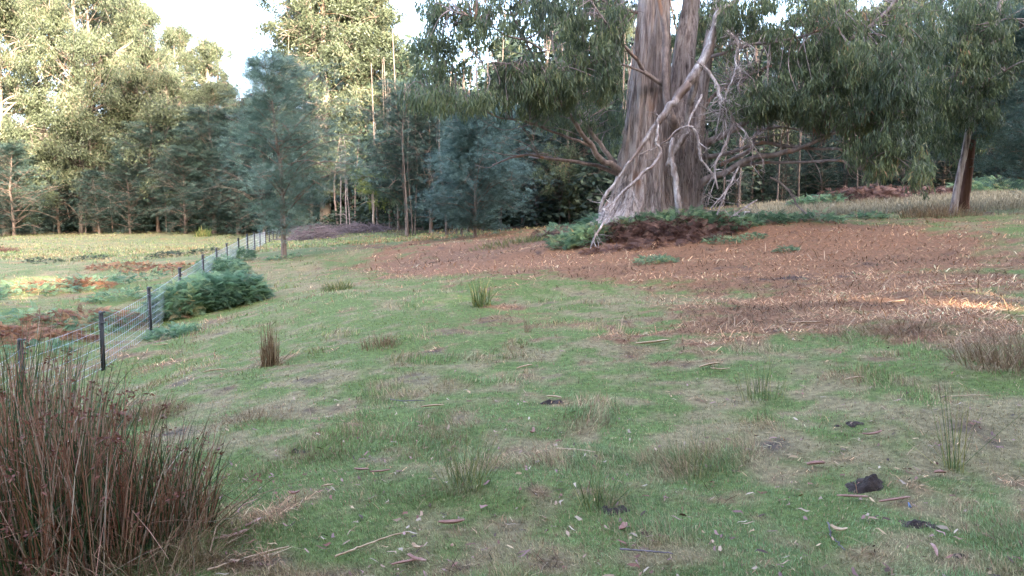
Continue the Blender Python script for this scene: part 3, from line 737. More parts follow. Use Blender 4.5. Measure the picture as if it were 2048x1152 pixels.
# ------------------------------------------------------------------ the giant gum
BX, BY = (1310 - CX) / F * 24, 24.0
BZ = g1(BX, BY) - .15
giant = empty('giant_gum_tree', (BX, BY, BZ), 'giant gum with a massive stringy grey brown trunk, several stems and long low limbs', 'tree')
OFF = np.array([BX, BY, BZ])
def pxl(pts):            # [(px,py,Y,halfwidth px)] -> points relative to the giant, radii
    P = np.array([at(a, b, c) for a, b, c, _ in pts]) - OFF
    r = np.array([d * mpp(c) for _, _, c, d in pts]); return P, r
def limb(mb, pts, sides=10, m=6, wob=.0, rng=np.random.default_rng(3), mod=None, knots=True):
    P, r = pxl(pts); Q = catmull(P, m); rr = np.interp(np.linspace(0, 1, len(Q)), np.linspace(0, 1, len(r)), r)
    if wob:
        k = np.arange(len(Q)) * .38; sd = int(abs(P[0][2]) * 991) % 997
        D = np.stack([vn(k, 0 * k, s=sd + q) - .5 for q in range(3)], -1) * np.minimum(1, np.arange(len(Q)) / 5)[:, None]
        Q = Q + D * wob * 5 * rr[:, None]
    if knots: rr = rr * (.82 if mod is None else .9) * (1 + .12 * (vn(np.arange(len(Q)) * .22, np.zeros(len(Q)), s=int(abs(P[0][0]) * 100) + 3) - .5))
    tube(mb, Q, rr, sides, mod=mod); return Q, rr
def flute(seed, amp=.10, fine=.05, lobes=5, flare=0, n=100, along=1.0):
    def f(i, th):
        t = i / n * along
        a = amp * (vn(np.cos(th) * lobes * .5 + 7, np.sin(th) * lobes * .5 + 7, t * 1.3, s=seed) - .5) * 2
        b = fine * (vn(np.cos(th) * 14 + 31, np.sin(th) * 14 + 31, t * 5, s=seed + 5) - .5) * 2 + fine * .6 * (vn(np.cos(th) * 30 + 50, np.sin(th) * 30 + 50, t * 9, s=seed + 9) - .5) * 2
        c = flare * np.exp(-t * 9) * (vn(np.cos(th) * 2 + 3, np.sin(th) * 2 + 3, t, s=seed + 2))
        return 1 + a + b + c
    return f
tb = MB()
main = [(1274, 462, 24, 74), (1279, 425, 24, 63), (1284, 390, 24, 55), (1289, 330, 24, 48), (1293, 253, 24, 41), (1298, 180, 24, 38), (1302, 90, 24, 34), (1306, 0, 24, 30), (1310, -200, 24, 26), (1320, -480, 24.5, 18)]
P, r = pxl(main); Q = catmull(P, 14); rr = np.interp(np.linspace(0, 1, len(Q)), np.linspace(0, 1, len(r)), r) * 1.05
tube(tb, Q, rr, 170, mod=flute(11, .12, .085, 4, .32, len(Q)))
tb.build('trunk', M['bark_big'], giant, smooth=True)
tb = MB()
for sd, st in ((21, [(1352, 462, 24.3, 40), (1355, 420, 24.3, 33), (1360, 360, 24.2, 29), (1360, 300, 24.2, 30), (1361, 230, 24.4, 25), (1364, 170, 24.5, 21), (1372, 90, 24.6, 19), (1384, 0, 24.8, 15), (1400, -200, 25, 12), (1420, -420, 25.5, 8)]),
               (22, [(1372, 455, 24.1, 26), (1373, 400, 24.1, 23), (1376, 340, 24, 22), (1389, 280, 23.9, 17), (1398, 220, 23.8, 14), (1406, 160, 23.7, 12), (1418, 95, 23.6, 11), (1436, 0, 23.8, 10), (1470, -200, 24, 7)])):
    P, r = pxl(st); Q = catmull(P, 12); rr = np.interp(np.linspace(0, 1, len(Q)), np.linspace(0, 1, len(r)), r)
    tube(tb, Q, rr, 84, mod=flute(sd, .16, .06, 3, .3, len(Q)))
    tb.build('stem', M['bark_big'], giant, smooth=True); tb = MB()
# smooth stem hugging the main trunk
tb = MB(); limb(tb, [(1352, 262, 23.4, 10), (1345, 240, 23.2, 11), (1334, 205, 23.1, 9), (1331, 165, 23.1, 8), (1331, 120, 23.1, 8), (1330, 70, 23.1, 6.5), (1322, 20, 23.0, 5), (1312, -30, 22.9, 4)], 16, 8)
tb.build('stem', M['bark_limb'], giant, smooth=True)
# loose stringy bark around the foot and shafts
rng = np.random.default_rng(77); tb = MB()
P, r = pxl(main); PP = catmull(P, 14); RR = np.interp(np.linspace(0, 1, len(PP)), np.linspace(0, 1, len(r)), r)
for i in range(560):
    j = int(rng.uniform(2, 88) if i % 2 else rng.uniform(2, 40)); th = rng.uniform(np.pi, 2 * np.pi); L = rng.uniform(.3, 1.5)
    k = min(len(PP) - 1, j + int(L * 9)); rad = RR[j] * 1.06 + .01
    a = PP[j] + np.array([math.cos(th), math.sin(th), 0]) * rad; b = PP[k] + np.array([math.cos(th), math.sin(th), 0]) * (RR[k] * 1.05)
    a[2] -= .0; mid = (a + b) / 2 + np.array([math.cos(th), math.sin(th), 0]) * rng.uniform(0, .06)
    if j < 35 and i % 6 == 0: a += np.array([rng.normal(0, .12), -rng.uniform(0, .2), -.1])
    tube(tb, catmull([b, mid, a], 4), np.linspace(.014, .005, 9) * rng.uniform(.5, 2.0), 3, cap=False)
P2, r2 = pxl([(1352, 452, 24, 46), (1360, 400, 24, 40), (1372, 330, 24, 30), (1392, 250, 23.9, 22)])
for i in range(200):
    j = rng.integers(0, 3); t = rng.uniform(0, 1); th = rng.uniform(np.pi * .95, 2.05 * np.pi)
    c = P2[j] * (1 - t) + P2[j + 1] * t; rad = (r2[j] * (1 - t) + r2[j + 1] * t) * 1.1
    a = c + np.array([math.cos(th), math.sin(th), 0]) * rad
    b = a + np.array([rng.normal(0.03, .1), -rng.uniform(0, .12), -rng.uniform(.3, 1.1)])
    tube(tb, catmull([a, (a + b) / 2 + rng.normal(0, .04, 3), b], 4), np.linspace(.014, .006, 9) * rng.uniform(.6, 1.4), 3, cap=False)
tb.build('loose_bark', M['bark_big'], giant)
# living limbs
LIMBS = [
    [(1405, 290, 24, 9), (1442, 273, 23.8, 8), (1487, 248, 23.6, 7), (1528, 219, 23.4, 5), (1580, 190, 23.2, 4), (1640, 175, 23, 3)],
    [(1390, 318, 24, 7), (1451, 307, 23.6, 5), (1524, 286, 23.2, 4), (1564, 292, 23, 4), (1632, 298, 22.8, 3.5), (1690, 300, 22.6, 3), (1760, 330, 22.3, 2)],
    [(1372, 388, 24, 12), (1406, 364, 23.7, 9), (1451, 345, 23.4, 8), (1496, 318, 23.1, 7), (1564, 307, 22.9, 6), (1609, 292, 22.7, 5), (1680, 262, 22.5, 4), (1750, 245, 22.3, 3)],
    [(1470, 335, 23.6, 4), (1520, 326, 23.3, 3.5), (1600, 324, 22.9, 3.5), (1680, 322, 22.5, 3), (1700, 332, 22.3, 2), (1745, 345, 22.2, 1.5)],
    [(1246, 352, 23.9, 6), (1199, 334, 23.6, 5), (1149, 323, 23.2, 4), (1090, 316, 22.8, 3.2), (1059, 309, 22.6, 3), (1018, 317, 22.3, 2.4), (985, 330, 22, 1.5)],
    [(1250, 348, 23.9, 9), (1225, 330, 23.6, 8), (1199, 315, 23.3, 7), (1172, 275, 22.9, 6), (1144, 239, 22.6, 5), (1113, 190, 22.3, 4.2), (1085, 140, 22, 3.4), (1050, 80, 21.8, 2.6), (1020, 20, 21.6, 2)],
    [(1250, 342, 24.2, 7), (1217, 311, 24.2, 6), (1199, 284, 24.3, 5), (1172, 253, 24.4, 4.4), (1150, 215, 24.5, 4), (1120, 150, 24.8, 3), (1100, 60, 25, 2.4)],
    [(1205, 318, 23.3, 3.5), (1175, 290, 23, 3.2), (1135, 275, 22.6, 3), (1090, 257, 22.2, 2.6), (1045, 241, 21.8, 2.3), (1000, 235, 21.4, 2), (960, 215, 21, 1.8), (910, 190, 20.6, 1.4), (860, 185, 20.3, 1)],
    [(1330, 172, 23.3, 5), (1293, 146, 23, 5), (1271, 117, 22.6, 4.2), (1244, 86, 22.2, 3.6), (1215, 50, 21.8, 3), (1180, 0, 21.4, 2)],
    [(1300, 152, 23.0, 3.4), (1271, 138, 22.7, 3), (1243, 130, 22.4, 2.6), (1194, 127, 22, 2), (1160, 124, 21.7, 1.8), (1122, 136, 21.3, 2), (1080, 134, 21, 1.6), (1020, 128, 20.6, 1.2), (960, 120, 20.2, 1)],
    [(1275, 25, 24, 4), (1245, 18, 23.7, 3.3), (1217, 8, 23.4, 3), (1180, -20, 23, 2)],
    [(1085, 100, 21, 3), (1050, 80, 20.8, 2.6), (1010, 70, 20.6, 2), (960, 40, 20.3, 1.6), (900, 20, 20, 1.2)],
    [(1400, 120, 23.6, 5), (1440, 108, 23.2, 4), (1500, 90, 22.8, 4), (1560, 82, 22.4, 3), (1640, 60, 22, 2.4), (1700, 20, 21.6, 2)],
    [(1420, 60, 23.6, 5), (1470, 0, 23.2, 4.5), (1530, -60, 22.8, 4), (1620, -80, 22.4, 3)],
    [(1700, 80, 22, 4), (1730, 60, 22, 4), (1765, 30, 22, 4), (1800, -10, 22, 4)],
    [(1440, 330, 24.3, 5), (1500, 300, 24.4, 5), (1515, 265, 24.5, 4), (1560, 255, 24.6, 3), (1620, 262, 24.8, 2)],
    [(1395, 236, 24.2, 5), (1430, 190, 24.4, 4), (1480, 160, 24.8, 3.4), (1550, 130, 25.2, 3), (1640, 120, 25.6, 2.4)]]
ends = []
for L in LIMBS:
    tb = MB(); Qp, rr = limb(tb, L, 10, 7, .12, rng)
    for k in range(10):
        j = rng.integers(len(Qp) // 3, len(Qp)); e = Qp[j] + rng.normal(0, .55, 3) + norm(Qp[-1] - Qp[0]) * .5
        tube(tb, catmull([Qp[j], (Qp[j] + e) / 2 + rng.normal(0, .12, 3), e], 4), np.linspace(min(rr[j] * .5, .022), .005, 9), 4)
    ends.append(Qp[len(Qp) // 4:]); tb.build('limb', M['bark_limb'], giant, smooth=True)
LP = np.concatenate(ends)
# hanging foliage: leafy masses placed in the volume of the crown: (px,py,rx,ry,Y,depth,weight)
CR = [(880, 120, 62, 88, 20.5, 1.2, 1.9), (875, 20, 45, 30, 21, 1.2, .5), (950, 15, 70, 40, 21, 1.3, 1.0), (975, 60, 55, 32, 20.2, 1, .9), (1080, 30, 90, 45, 21.5, 1.8, 1.6), (1060, 130, 70, 35, 21, 1, .5), (1010, 155, 50, 35, 20.5, 1, .8), (900, 195, 80, 26, 19.5, 1, .9), (840, 190, 40, 18, 19.5, .8, .35),
      (1075, 165, 110, 32, 21, 1.2, 1.7), (1150, 170, 90, 45, 22, 1.5, 1.6), (1180, 90, 70, 60, 22, 1.6, 1.7), (1090, 205, 90, 28, 21.5, 1.2, 1.0), (1215, 135, 35, 50, 21, .8, .9), (1200, 220, 60, 55, 25.5, 1.2, 1.2), (1230, 40, 25, 35, 22, 1, .4), (960, 200, 60, 18, 20, 1, .5), (1010, 100, 30, 30, 20.8, .8, .15),
      (1375, 60, 50, 60, 26, 1, .9), (1350, 150, 18, 80, 26.5, .8, .4), (1430, 160, 70, 90, 26.8, 1, 1.0), (1500, 60, 90, 65, 24, 2, 2.2), (1600, 50, 110, 70, 23, 2.2, 2.8), (1530, 203, 85, 38, 22.4, 1.4, 2.0), (1600, 188, 110, 48, 22.4, 1.6, 2.3), (1640, 130, 90, 50, 23, 1.8, 1.9), (1750, 110, 90, 75, 22, 2, 2.6),
      (1780, 200, 80, 60, 21.6, 1.6, 2.2), (1800, 150, 45, 50, 20.6, .8, 1.0), (1710, 235, 100, 38, 22.6, 1.6, 1.7), (1790, 270, 55, 45, 21.5, 1.2, 1.1), (1750, 300, 60, 30, 21.8, 1.2, .9), (1840, 340, 26, 42, 21, .7, .55), (1770, 330, 35, 25, 21.5, .8, .4), (1690, 30, 70, 50, 22.5, 2, 1.3), (1830, 40, 60, 50, 22.5, 2, 1.0), (1860, 100, 40, 60, 22.5, 1.5, .8), (1450, 20, 45, 40, 22.5, 1, .6), (1480, 245, 50, 40, 26.5, 1, .7), (1210, 15, 60, 35, 25.5, 1, .9), (1120, 5, 80, 30, 22.5, 1.5, .8), (1420, 25, 45, 40, 26, 1, .8), (1560, 130, 80, 50, 25.5, 1.5, 1.2), (1700, 170, 80, 60, 24.5, 1.5, 1.3), (1860, 230, 55, 60, 24, 1.2, .9), (1620, 232, 70, 22, 23, 1, .6), (1230, 270, 40, 40, 26.5, 1, .5), (1130, 240, 60, 28, 24, 1, .7)]
HOLES = [(918, 52, 14, 12), (1010, 80, 40, 18), (1000, 105, 32, 16), (1125, 60, 15, 12), (960, 140, 28, 18), (920, 165, 26, 22), (1190, 125, 22, 8), (1545, 35, 26, 20), (1590, 88, 30, 5), (1510, 105, 40, 25), (1700, 75, 12, 14), (1845, 45, 28, 20), (1350, 20, 12, 18), (1275, 60, 12, 22), (1530, 150, 30, 18), (985, 215, 22, 10), (1660, 35, 14, 10), (1872, 100, 14, 12)]
def in_hole(p, rng):
    q, s = proj(*(p + OFF))
    for (cx, cy, rx, ry) in HOLES:
        if ((q - cx) / rx) ** 2 + ((s - cy) / ry) ** 2 < rng.uniform(.6, 1.2): return True
    return False
def hanging(mb, tb, CR, dens, rng, OFF, LP, holes=True, leaf=(.17, .026), per=34, conn=.6):
    for (cx, cy, rx, ry, Y, dp, wt) in CR:
        tone0 = rng.uniform(-.15, .15)
        for i in range(int(dens * wt)):
            u = norm(rng.normal(0, 1, 3)) * rng.uniform(0, 1) ** .38
            e = at(cx + u[0] * rx * 1.05, cy + u[1] * ry * 1.05, Y + u[2] * dp) - OFF
            if holes and in_hole(e, rng): continue
            ln = rng.uniform(.25, .6); n = int(per * rng.uniform(.6, 1.3)); a = rng.uniform(0, 6.3)
            dd = np.array([math.cos(a) * .35, math.sin(a) * .35, -.55])
            t = rng.uniform(0, 1, n)[:, None]
            c = e + dd * ln * t + rng.normal(0, .075, (n, 3)) + np.array([0, 0, .12])
            leaves(mb, c, leaf[0], leaf[1], .74, rng, rnd=np.clip(rng.uniform(0, 1, n) * .5 + .25 + tone0 + rng.uniform(-.22, .22), 0, 1), curl=.16, jit=.6)
            if rng.uniform() < .5: tube(tb, np.stack([e - dd * .2 + [0, 0, .1], e + dd * ln * .5, e + dd * ln]), [.006, .004, .002], 3, cap=False)
            if rng.uniform() < conn * .16 and LP is not None:
                j = np.argmin(((LP - e) ** 2).sum(1) + rng.uniform(0, .6, len(LP))); s = LP[j]
                if np.linalg.norm(s - e) < 2.6: tube(tb, catmull([s, s * .45 + e * .55 + rng.normal(0, .12, 3) + [0, 0, .15], e], 5), np.linspace(.02, .006, 11), 4, cap=False)
cb, tb = MB(), MB(); rng = np.random.default_rng(88)
hanging(cb, tb, CR, 54, rng, OFF, LP, conn=1.3, per=38)
# the crown above the frame
n = 30000; u = norm(rng.normal(0, 1, (n, 3))) * (rng.uniform(0, 1, (n, 1)) ** .45)
sub = norm(rng.normal(0, 1, (60, 3))) * rng.uniform(.5, 1, (60, 1)) * [7.0, 3.6, 3.2] + [0.8, 0, 12.0]
c = sub[rng.integers(0, 60, n)] + rng.normal(0, .75, (n, 3)); leaves(cb, c, .36, .09, .6, rng)
for s_ in sub[:40]: tube(tb, catmull([np.array([.3, 0, 8.5]), (s_ + [.3, 0, 9]) / 2, s_], 4), np.linspace(.14, .03, 9), 5)
cr = cb.build('crown', M['gum_leaf'], giant); tb.build('twigs', M['bark_limb'], cr)['kind'] = 'stuff'

# ------------------------------------------------------------------ dead branches hung up in / leaning on the giant
DEADW = .76
def dead(name, label, mains, twigs=0, seed=1, mat='dead_wood', spread=.35, cat='dead branch'):
    rng = np.random.default_rng(seed); mb = MB()
    b = at(*mains[0][-1][:3]); mp = []
    e = empty(name, b, label, cat, 'dead branches around the giant gum')
    global OFF
    keep = OFF; OFF = b
    for L in mains:
        Qp, rr = limb(mb, [(a, b_, c, d * DEADW) for a, b_, c, d in L], 14, 7, .15, rng, mod=flute(seed * 3 + len(mp), .2, .16, 3, 0, 110, .35)); mp.append((Qp, rr))
    for i in range(twigs):
        Qp, rr = mp[rng.integers(0, len(mp))]; j = rng.integers(2, len(Qp)); d = norm(rng.normal(0, 1, 3) + [0, -.2, -.7]) * rng.uniform(.2, 1.0) * spread * 2
        e2 = Qp[j] + d; m = (Qp[j] + e2) / 2 + rng.normal(0, .07, 3)
        B = catmull([Qp[j], m, e2], 5); tube(mb, B, np.linspace(min(rr[j] * .6, .02), .004, len(B)), 4)
        for q in range(2):
            k = rng.integers(4, len(B)); tube(mb, np.stack([B[k], B[k] + rng.normal(0, .1, 3), B[k] + rng.normal(0, .2, 3)]), [.007, .005, .003], 3)
    OFF = keep
    mb.build('wood', M[mat], e, smooth=True); return e
dead('dead_limb', 'thick bleached dead limb leaning diagonally across the giant trunk', [
    [(1490, -20, 22.6, 8), (1462, 8, 22.6, 8), (1436, 28, 22.6, 7.5), (1428, 55, 22.6, 8), (1418, 85, 22.6, 11), (1404, 122, 22.5, 13), (1380, 163, 22.4, 12), (1358, 192, 22.4, 11), (1338, 215, 22.3, 9), (1314, 246, 22.3, 7.5), (1296, 272, 22.2, 6), (1278, 300, 22.2, 5), (1255, 328, 22.1, 3.5), (1240, 352, 22.1, 3), (1215, 385, 22, 5), (1206, 402, 22, 5), (1200, 424, 22, 4)],
    [(1392, 150, 22.7, 11), (1386, 190, 22.8, 10), (1378, 230, 23, 9), (1370, 270, 23.1, 10), (1352, 300, 23.1, 9), (1335, 330, 23, 6)]], 16, 31)
dead('dead_limb', 'long bleached dead limb reaching from the trunk down to the green ferns on the litter', [
    [(1315, 240, 22.2, 3), (1316, 262, 22.1, 4), (1312, 283, 22, 4.5), (1322, 303, 22, 5.5), (1316, 318, 22, 5.5), (1300, 336, 21.9, 5), (1285, 348, 21.9, 5), (1265, 368, 21.8, 4.5), (1240, 388, 21.8, 4.5), (1228, 408, 21.7, 4), (1216, 432, 21.6, 4.2), (1203, 452, 21.5, 3.6), (1190, 474, 21.4, 2.8), (1181, 497, 21.3, 2.2)],
    [(1230, 402, 21.7, 2.5), (1214, 415, 21.7, 3.5), (1205, 420, 21.7, 3)], 
    [(1198, 458, 21.5, 2), (1188, 480, 21.3, 1.6), (1197, 500, 21.3, 1.2)]], 18, 32)
dead('dead_branch', 'short white dead prop below the diagonal limb at the foot of the giant trunk', [[(1262, 376, 21.8, 3), (1268, 396, 21.8, 2.5), (1274, 410, 21.8, 2.5), (1278, 426, 21.8, 2)]], 3, 33)
dead('dead_limb', 'upright split dead limb with a white streak in front of the second stem', [
    [(1346, 276, 22.6, 5), (1341, 292, 22.5, 7), (1343, 318, 22.5, 7.5), (1349, 345, 22.4, 8), (1353, 375, 22.4, 8.5), (1355, 400, 22.4, 9), (1360, 428, 22.4, 10)]], 6, 34)
dead('dead_branch', 'slim arching dead branch bent like an elbow in front of the second stem', [
    [(1265, 317, 22.2, 1), (1285, 306, 22.2, 1.6), (1308, 297, 22.2, 2), (1334, 280, 22.1, 2.2), (1352, 262, 22.1, 2.6), (1374, 253, 22, 3), (1388, 258, 22, 4), (1396, 275, 22, 4), (1400, 298, 22, 4), (1402, 318, 22, 3.4), (1412, 332, 22, 3.2), (1422, 345, 22, 3), (1428, 357, 22, 2.2)],
    [(1376, 252, 22, 3), (1382, 235, 22.1, 3), (1392, 215, 22.2, 3), (1404, 190, 22.4, 4)]], 8, 35)
dead('dead_branch', 'crooked grey dead branch with many fine twigs hanging beside the giant trunk', [
    [(1404, 130, 22.4, 5), (1420, 148, 22.3, 4.5), (1434, 170, 22.2, 4.5), (1438, 192, 22.1, 5), (1450, 205, 22, 4), (1460, 225, 22, 4), (1466, 243, 22, 4.4), (1460, 265, 22, 4), (1450, 290, 22, 3.6), (1440, 310, 22, 3.4), (1431, 330, 22, 3.2), (1430, 352, 22, 3), (1436, 378, 22, 2)],
    [(1438, 192, 22.1, 3.5), (1448, 200, 22, 3), (1452, 212, 21.9, 2.2), (1458, 222, 21.9, 1.6)],
    [(1438, 196, 22.1, 3), (1442, 215, 22, 3), (1446, 232, 22, 2.4), (1454, 243, 22, 1.5)],
    [(1464, 240, 22, 3), (1488, 262, 21.9, 2), (1500, 280, 21.8, 2), (1512, 300, 21.8, 1.5), (1530, 325, 21.8, 1)]], 80, 36, spread=.55)
dead('dead_branch', 'pale forked dead branch hanging with bare twigs below the diagonal limb top', [
    [(1430, 48, 22.5, 4.5), (1450, 62, 22.4, 4), (1470, 75, 22.3, 4), (1476, 90, 22.2, 3.4), (1471, 115, 22.2, 3), (1472, 135, 22.1, 3), (1466, 158, 22, 2.8), (1456, 178, 22, 2.4), (1450, 200, 22, 2)],
    [(1472, 76, 22.3, 2.4), (1490, 86, 22.2, 1.8), (1510, 100, 22.1, 1.4), (1500, 130, 22, 1.2)],
    [(1472, 128, 22.1, 2), (1484, 150, 22, 2), (1476, 170, 22, 2.2), (1482, 190, 22, 1.6), (1495, 215, 22, 1.2)],
    [(1474, 132, 22.1, 1.6), (1490, 145, 22, 1.4), (1508, 162, 21.9, 1.4), (1504, 185, 21.9, 1)]], 60, 37)
dead('dead_branch', 'straight dead pole leaning among the twigs on the brown bank', [[(1478, 333, 22.2, 2.6), (1465, 360, 22.1, 2.6), (1450, 390, 22, 2.6), (1434, 430, 21.9, 2.2)], [(1462, 365, 22.1, 2), (1445, 390, 22, 2), (1422, 416, 21.9, 1.8)]], 16, 38)
dead('dead_branch', 'dead stick with a bleached end lying over the fern bank', [[(1514, 400, 22.2, 1.8), (1495, 412, 22.1, 2.4), (1470, 428, 22, 2.6), (1455, 440, 21.9, 2)], [(1500, 424, 22, 2.6), (1478, 426, 22, 2.6), (1456, 438, 21.9, 2.2)]], 10, 39)
dead('dead_branch', 'thin dark dead branch sagging from the low limb over the grass slope', [[(1540, 355, 23, 2.4), (1560, 365, 23, 2.4), (1580, 384, 23, 2.6), (1594, 410, 23, 2.6), (1615, 430, 22.8, 2), (1630, 440, 22.6, 1.5)]], 8, 40, 'bark_limb')

# ------------------------------------------------------------------ leaning twin trunks on the slope
def slope_tree(pts, bark, label, CRr, seed, rr0=None):
    global OFF
    rng = np.random.default_rng(seed); b = at(*pts[0][:3]); b[2] = g1(b[0], b[1]) - .1
    keep = OFF; OFF = b; e = empty('gum_tree', b, label, 'tree', 'gums on the grass slope')
    mb = MB(); Qp, r_ = limb(mb, pts, 24, 9, .02, rng, mod=flute(seed, .1, .05, 3, .2, 60))
    ends_ = [Qp[len(Qp) // 2:]]
    for k in range(12):
        j = rng.integers(len(Qp) // 2, len(Qp) - 3); a = rng.uniform(0, 6.3); L = rng.uniform(1.2, 3.2)
        B = catmull([Qp[j], Qp[j] + [math.cos(a) * L * .5, math.sin(a) * L * .5, L * .25], Qp[j] + [math.cos(a) * L, math.sin(a) * L, L * .3]], 5)
        tube(mb, B, np.linspace(r_[j] * .4, .012, len(B)), 6); ends_.append(B)
    mb.build('trunk', M[bark], e, smooth=True)
    cb, tb = MB(), MB(); hanging(cb, tb, CRr, 52, rng, OFF, np.concatenate(ends_), holes=False, per=30, leaf=(.18, .03))
    c = cb.build('crown', M['gum_leaf'], e); tb.build('twigs', M['bark_limb'], c)['kind'] = 'stuff'; OFF = keep
slope_tree([(1903, 434, 25, 8.5), (1910, 400, 25, 7.5), (1919, 350, 25, 7), (1928, 310, 25, 6.5), (1940, 250, 25, 7), (1960, 180, 25, 6), (1990, 60, 25, 5), (2010, -60, 25, 4)], 'bark_big',
           'leaning grey gum trunk, the paler of the twin trunks on the grass slope', [(1880, 60, 80, 60, 25, 2, 1.5), (1900, 180, 70, 60, 25, 2, 1.2), (1960, 120, 70, 80, 25, 2, 1.6), (1930, 20, 110, 50, 25, 2, 1.6), (1870, 250, 55, 45, 25.5, 1.5, .8), (1935, 110, 30, 40, 23.6, .6, .5)], 61)
slope_tree([(1924, 418, 26.2, 13), (1929, 385, 26.2, 11), (1936, 340, 26.2, 10), (1942, 290, 26.3, 9), (1950, 220, 26.4, 8), (1962, 120, 26.6, 7), (1975, 0, 26.8, 5), (1985, -100, 27, 4)], 'bark_red',
           'dark red brown gum trunk, the upright one of the twin trunks on the grass slope', [(1960, 260, 60, 40, 27, 1.5, 1.0), (1990, 160, 60, 70, 27, 2, 1.1), (2020, 60, 60, 70, 27, 2, 1.3), (1900, 290, 45, 25, 27, 1.5, .6), (1850, 180, 60, 60, 27.5, 1.5, 1.1), (1970, -20, 90, 50, 27, 2, 1.2), (1948, 215, 65, 42, 24.2, .8, 1.1), (1985, 130, 55, 60, 24.2, .8, 1.1), (1975, 50, 60, 50, 24, .8, 1.0)], 62)

# ------------------------------------------------------------------ shading trees behind the camera (they cast the long shade over the paddock)
WIN = [(1400, 604, .12), (1990, 598, .55), (2040, 600, .5), (60, 560, .7), (180, 572, .5), (60, 585, .4)]
def build_shade():
    rng = np.random.default_rng(99)
    s2 = norm(SUN[:2]); p2 = np.array([-s2[1], s2[0]])
    if p2[0] < 0: p2 = -p2
    G = [np.array(hit(a, b)) for a, b, _ in WIN]
    words = 'first second third fourth fifth sixth seventh eighth ninth tenth eleventh twelfth thirteenth fourteenth fifteenth sixteenth seventeenth eighteenth nineteenth twentieth twenty-first twenty-second twenty-third twenty-fourth twenty-fifth twenty-sixth twenty-seventh twenty-eighth twenty-ninth thirtieth thirty-first thirty-second thirty-third thirty-fourth thirty-fifth thirty-sixth thirty-seventh thirty-eighth thirty-ninth'.split()
    k = 0
    for row in (0, 1, 2):
        for i in range(13):
            p = -40 + i * 7.2 + row * 3.6; L = 20 + row * 8 + rng.uniform(-2, 2)
            x, y = s2 * L + p2 * p; H = float(np.interp(p, [-12, -3, 1, 13, 15.5, 24, 26.5, 40], [33, 35, 48, 48, 23, 23, 34, 35])) + rng.uniform(-1.5, 1.5)
            z0 = g1(x, y)
            e = empty('gum_tree', (x, y, z0), words[k] + ' tall gum in the windbreak behind the camera', 'tree', 'windbreak gums behind the camera'); k += 1
            tb, cb = MB(), MB()
            P = catmull([[0, 0, -.1], [rng.normal(0, .4), rng.normal(0, .4), H * .4], [rng.normal(0, .8), rng.normal(0, .8), H * .9]], 5); tube(tb, P, np.linspace(.4, .08, len(P)), 8)
            c0 = []
            for j in range(44):
                t = (j + rng.uniform(0, 1)) / 44 * .97 + .02; a = rng.uniform(0, 6.3); rr = 5.3 * math.sin(math.pi * (.16 + .8 * t)) ** .4 * rng.uniform(.25, 1)
                q = np.array([math.cos(a) * rr, math.sin(a) * rr, H * t]); c0.append(q)
                b = P[min(len(P) - 1, int(t * len(P) * .85))]; tube(tb, np.stack([b, (b + q) / 2 + [0, 0, .3], q]), [.08, .05, .02], 4)
            c0 = np.array(c0); n = 18000
            c = c0[rng.integers(0, 44, n)] + rng.normal(0, .85, (n, 3))
            W = c + [x, y, z0]; keep = np.ones(n, bool)
            for g, (_, _, rad) in zip(G, WIN):
                v = W - g; t = v @ SUN; dd = np.linalg.norm(v - t[:, None] * SUN, axis=1); keep &= dd > rad * 1.5 + .25
            leaves(cb, c[keep], .75, .42, .4, rng)
            tb.build('trunk', M['bark_limb'], e); cb.build('crown', M['gum_leaf'], e)
build_shade()

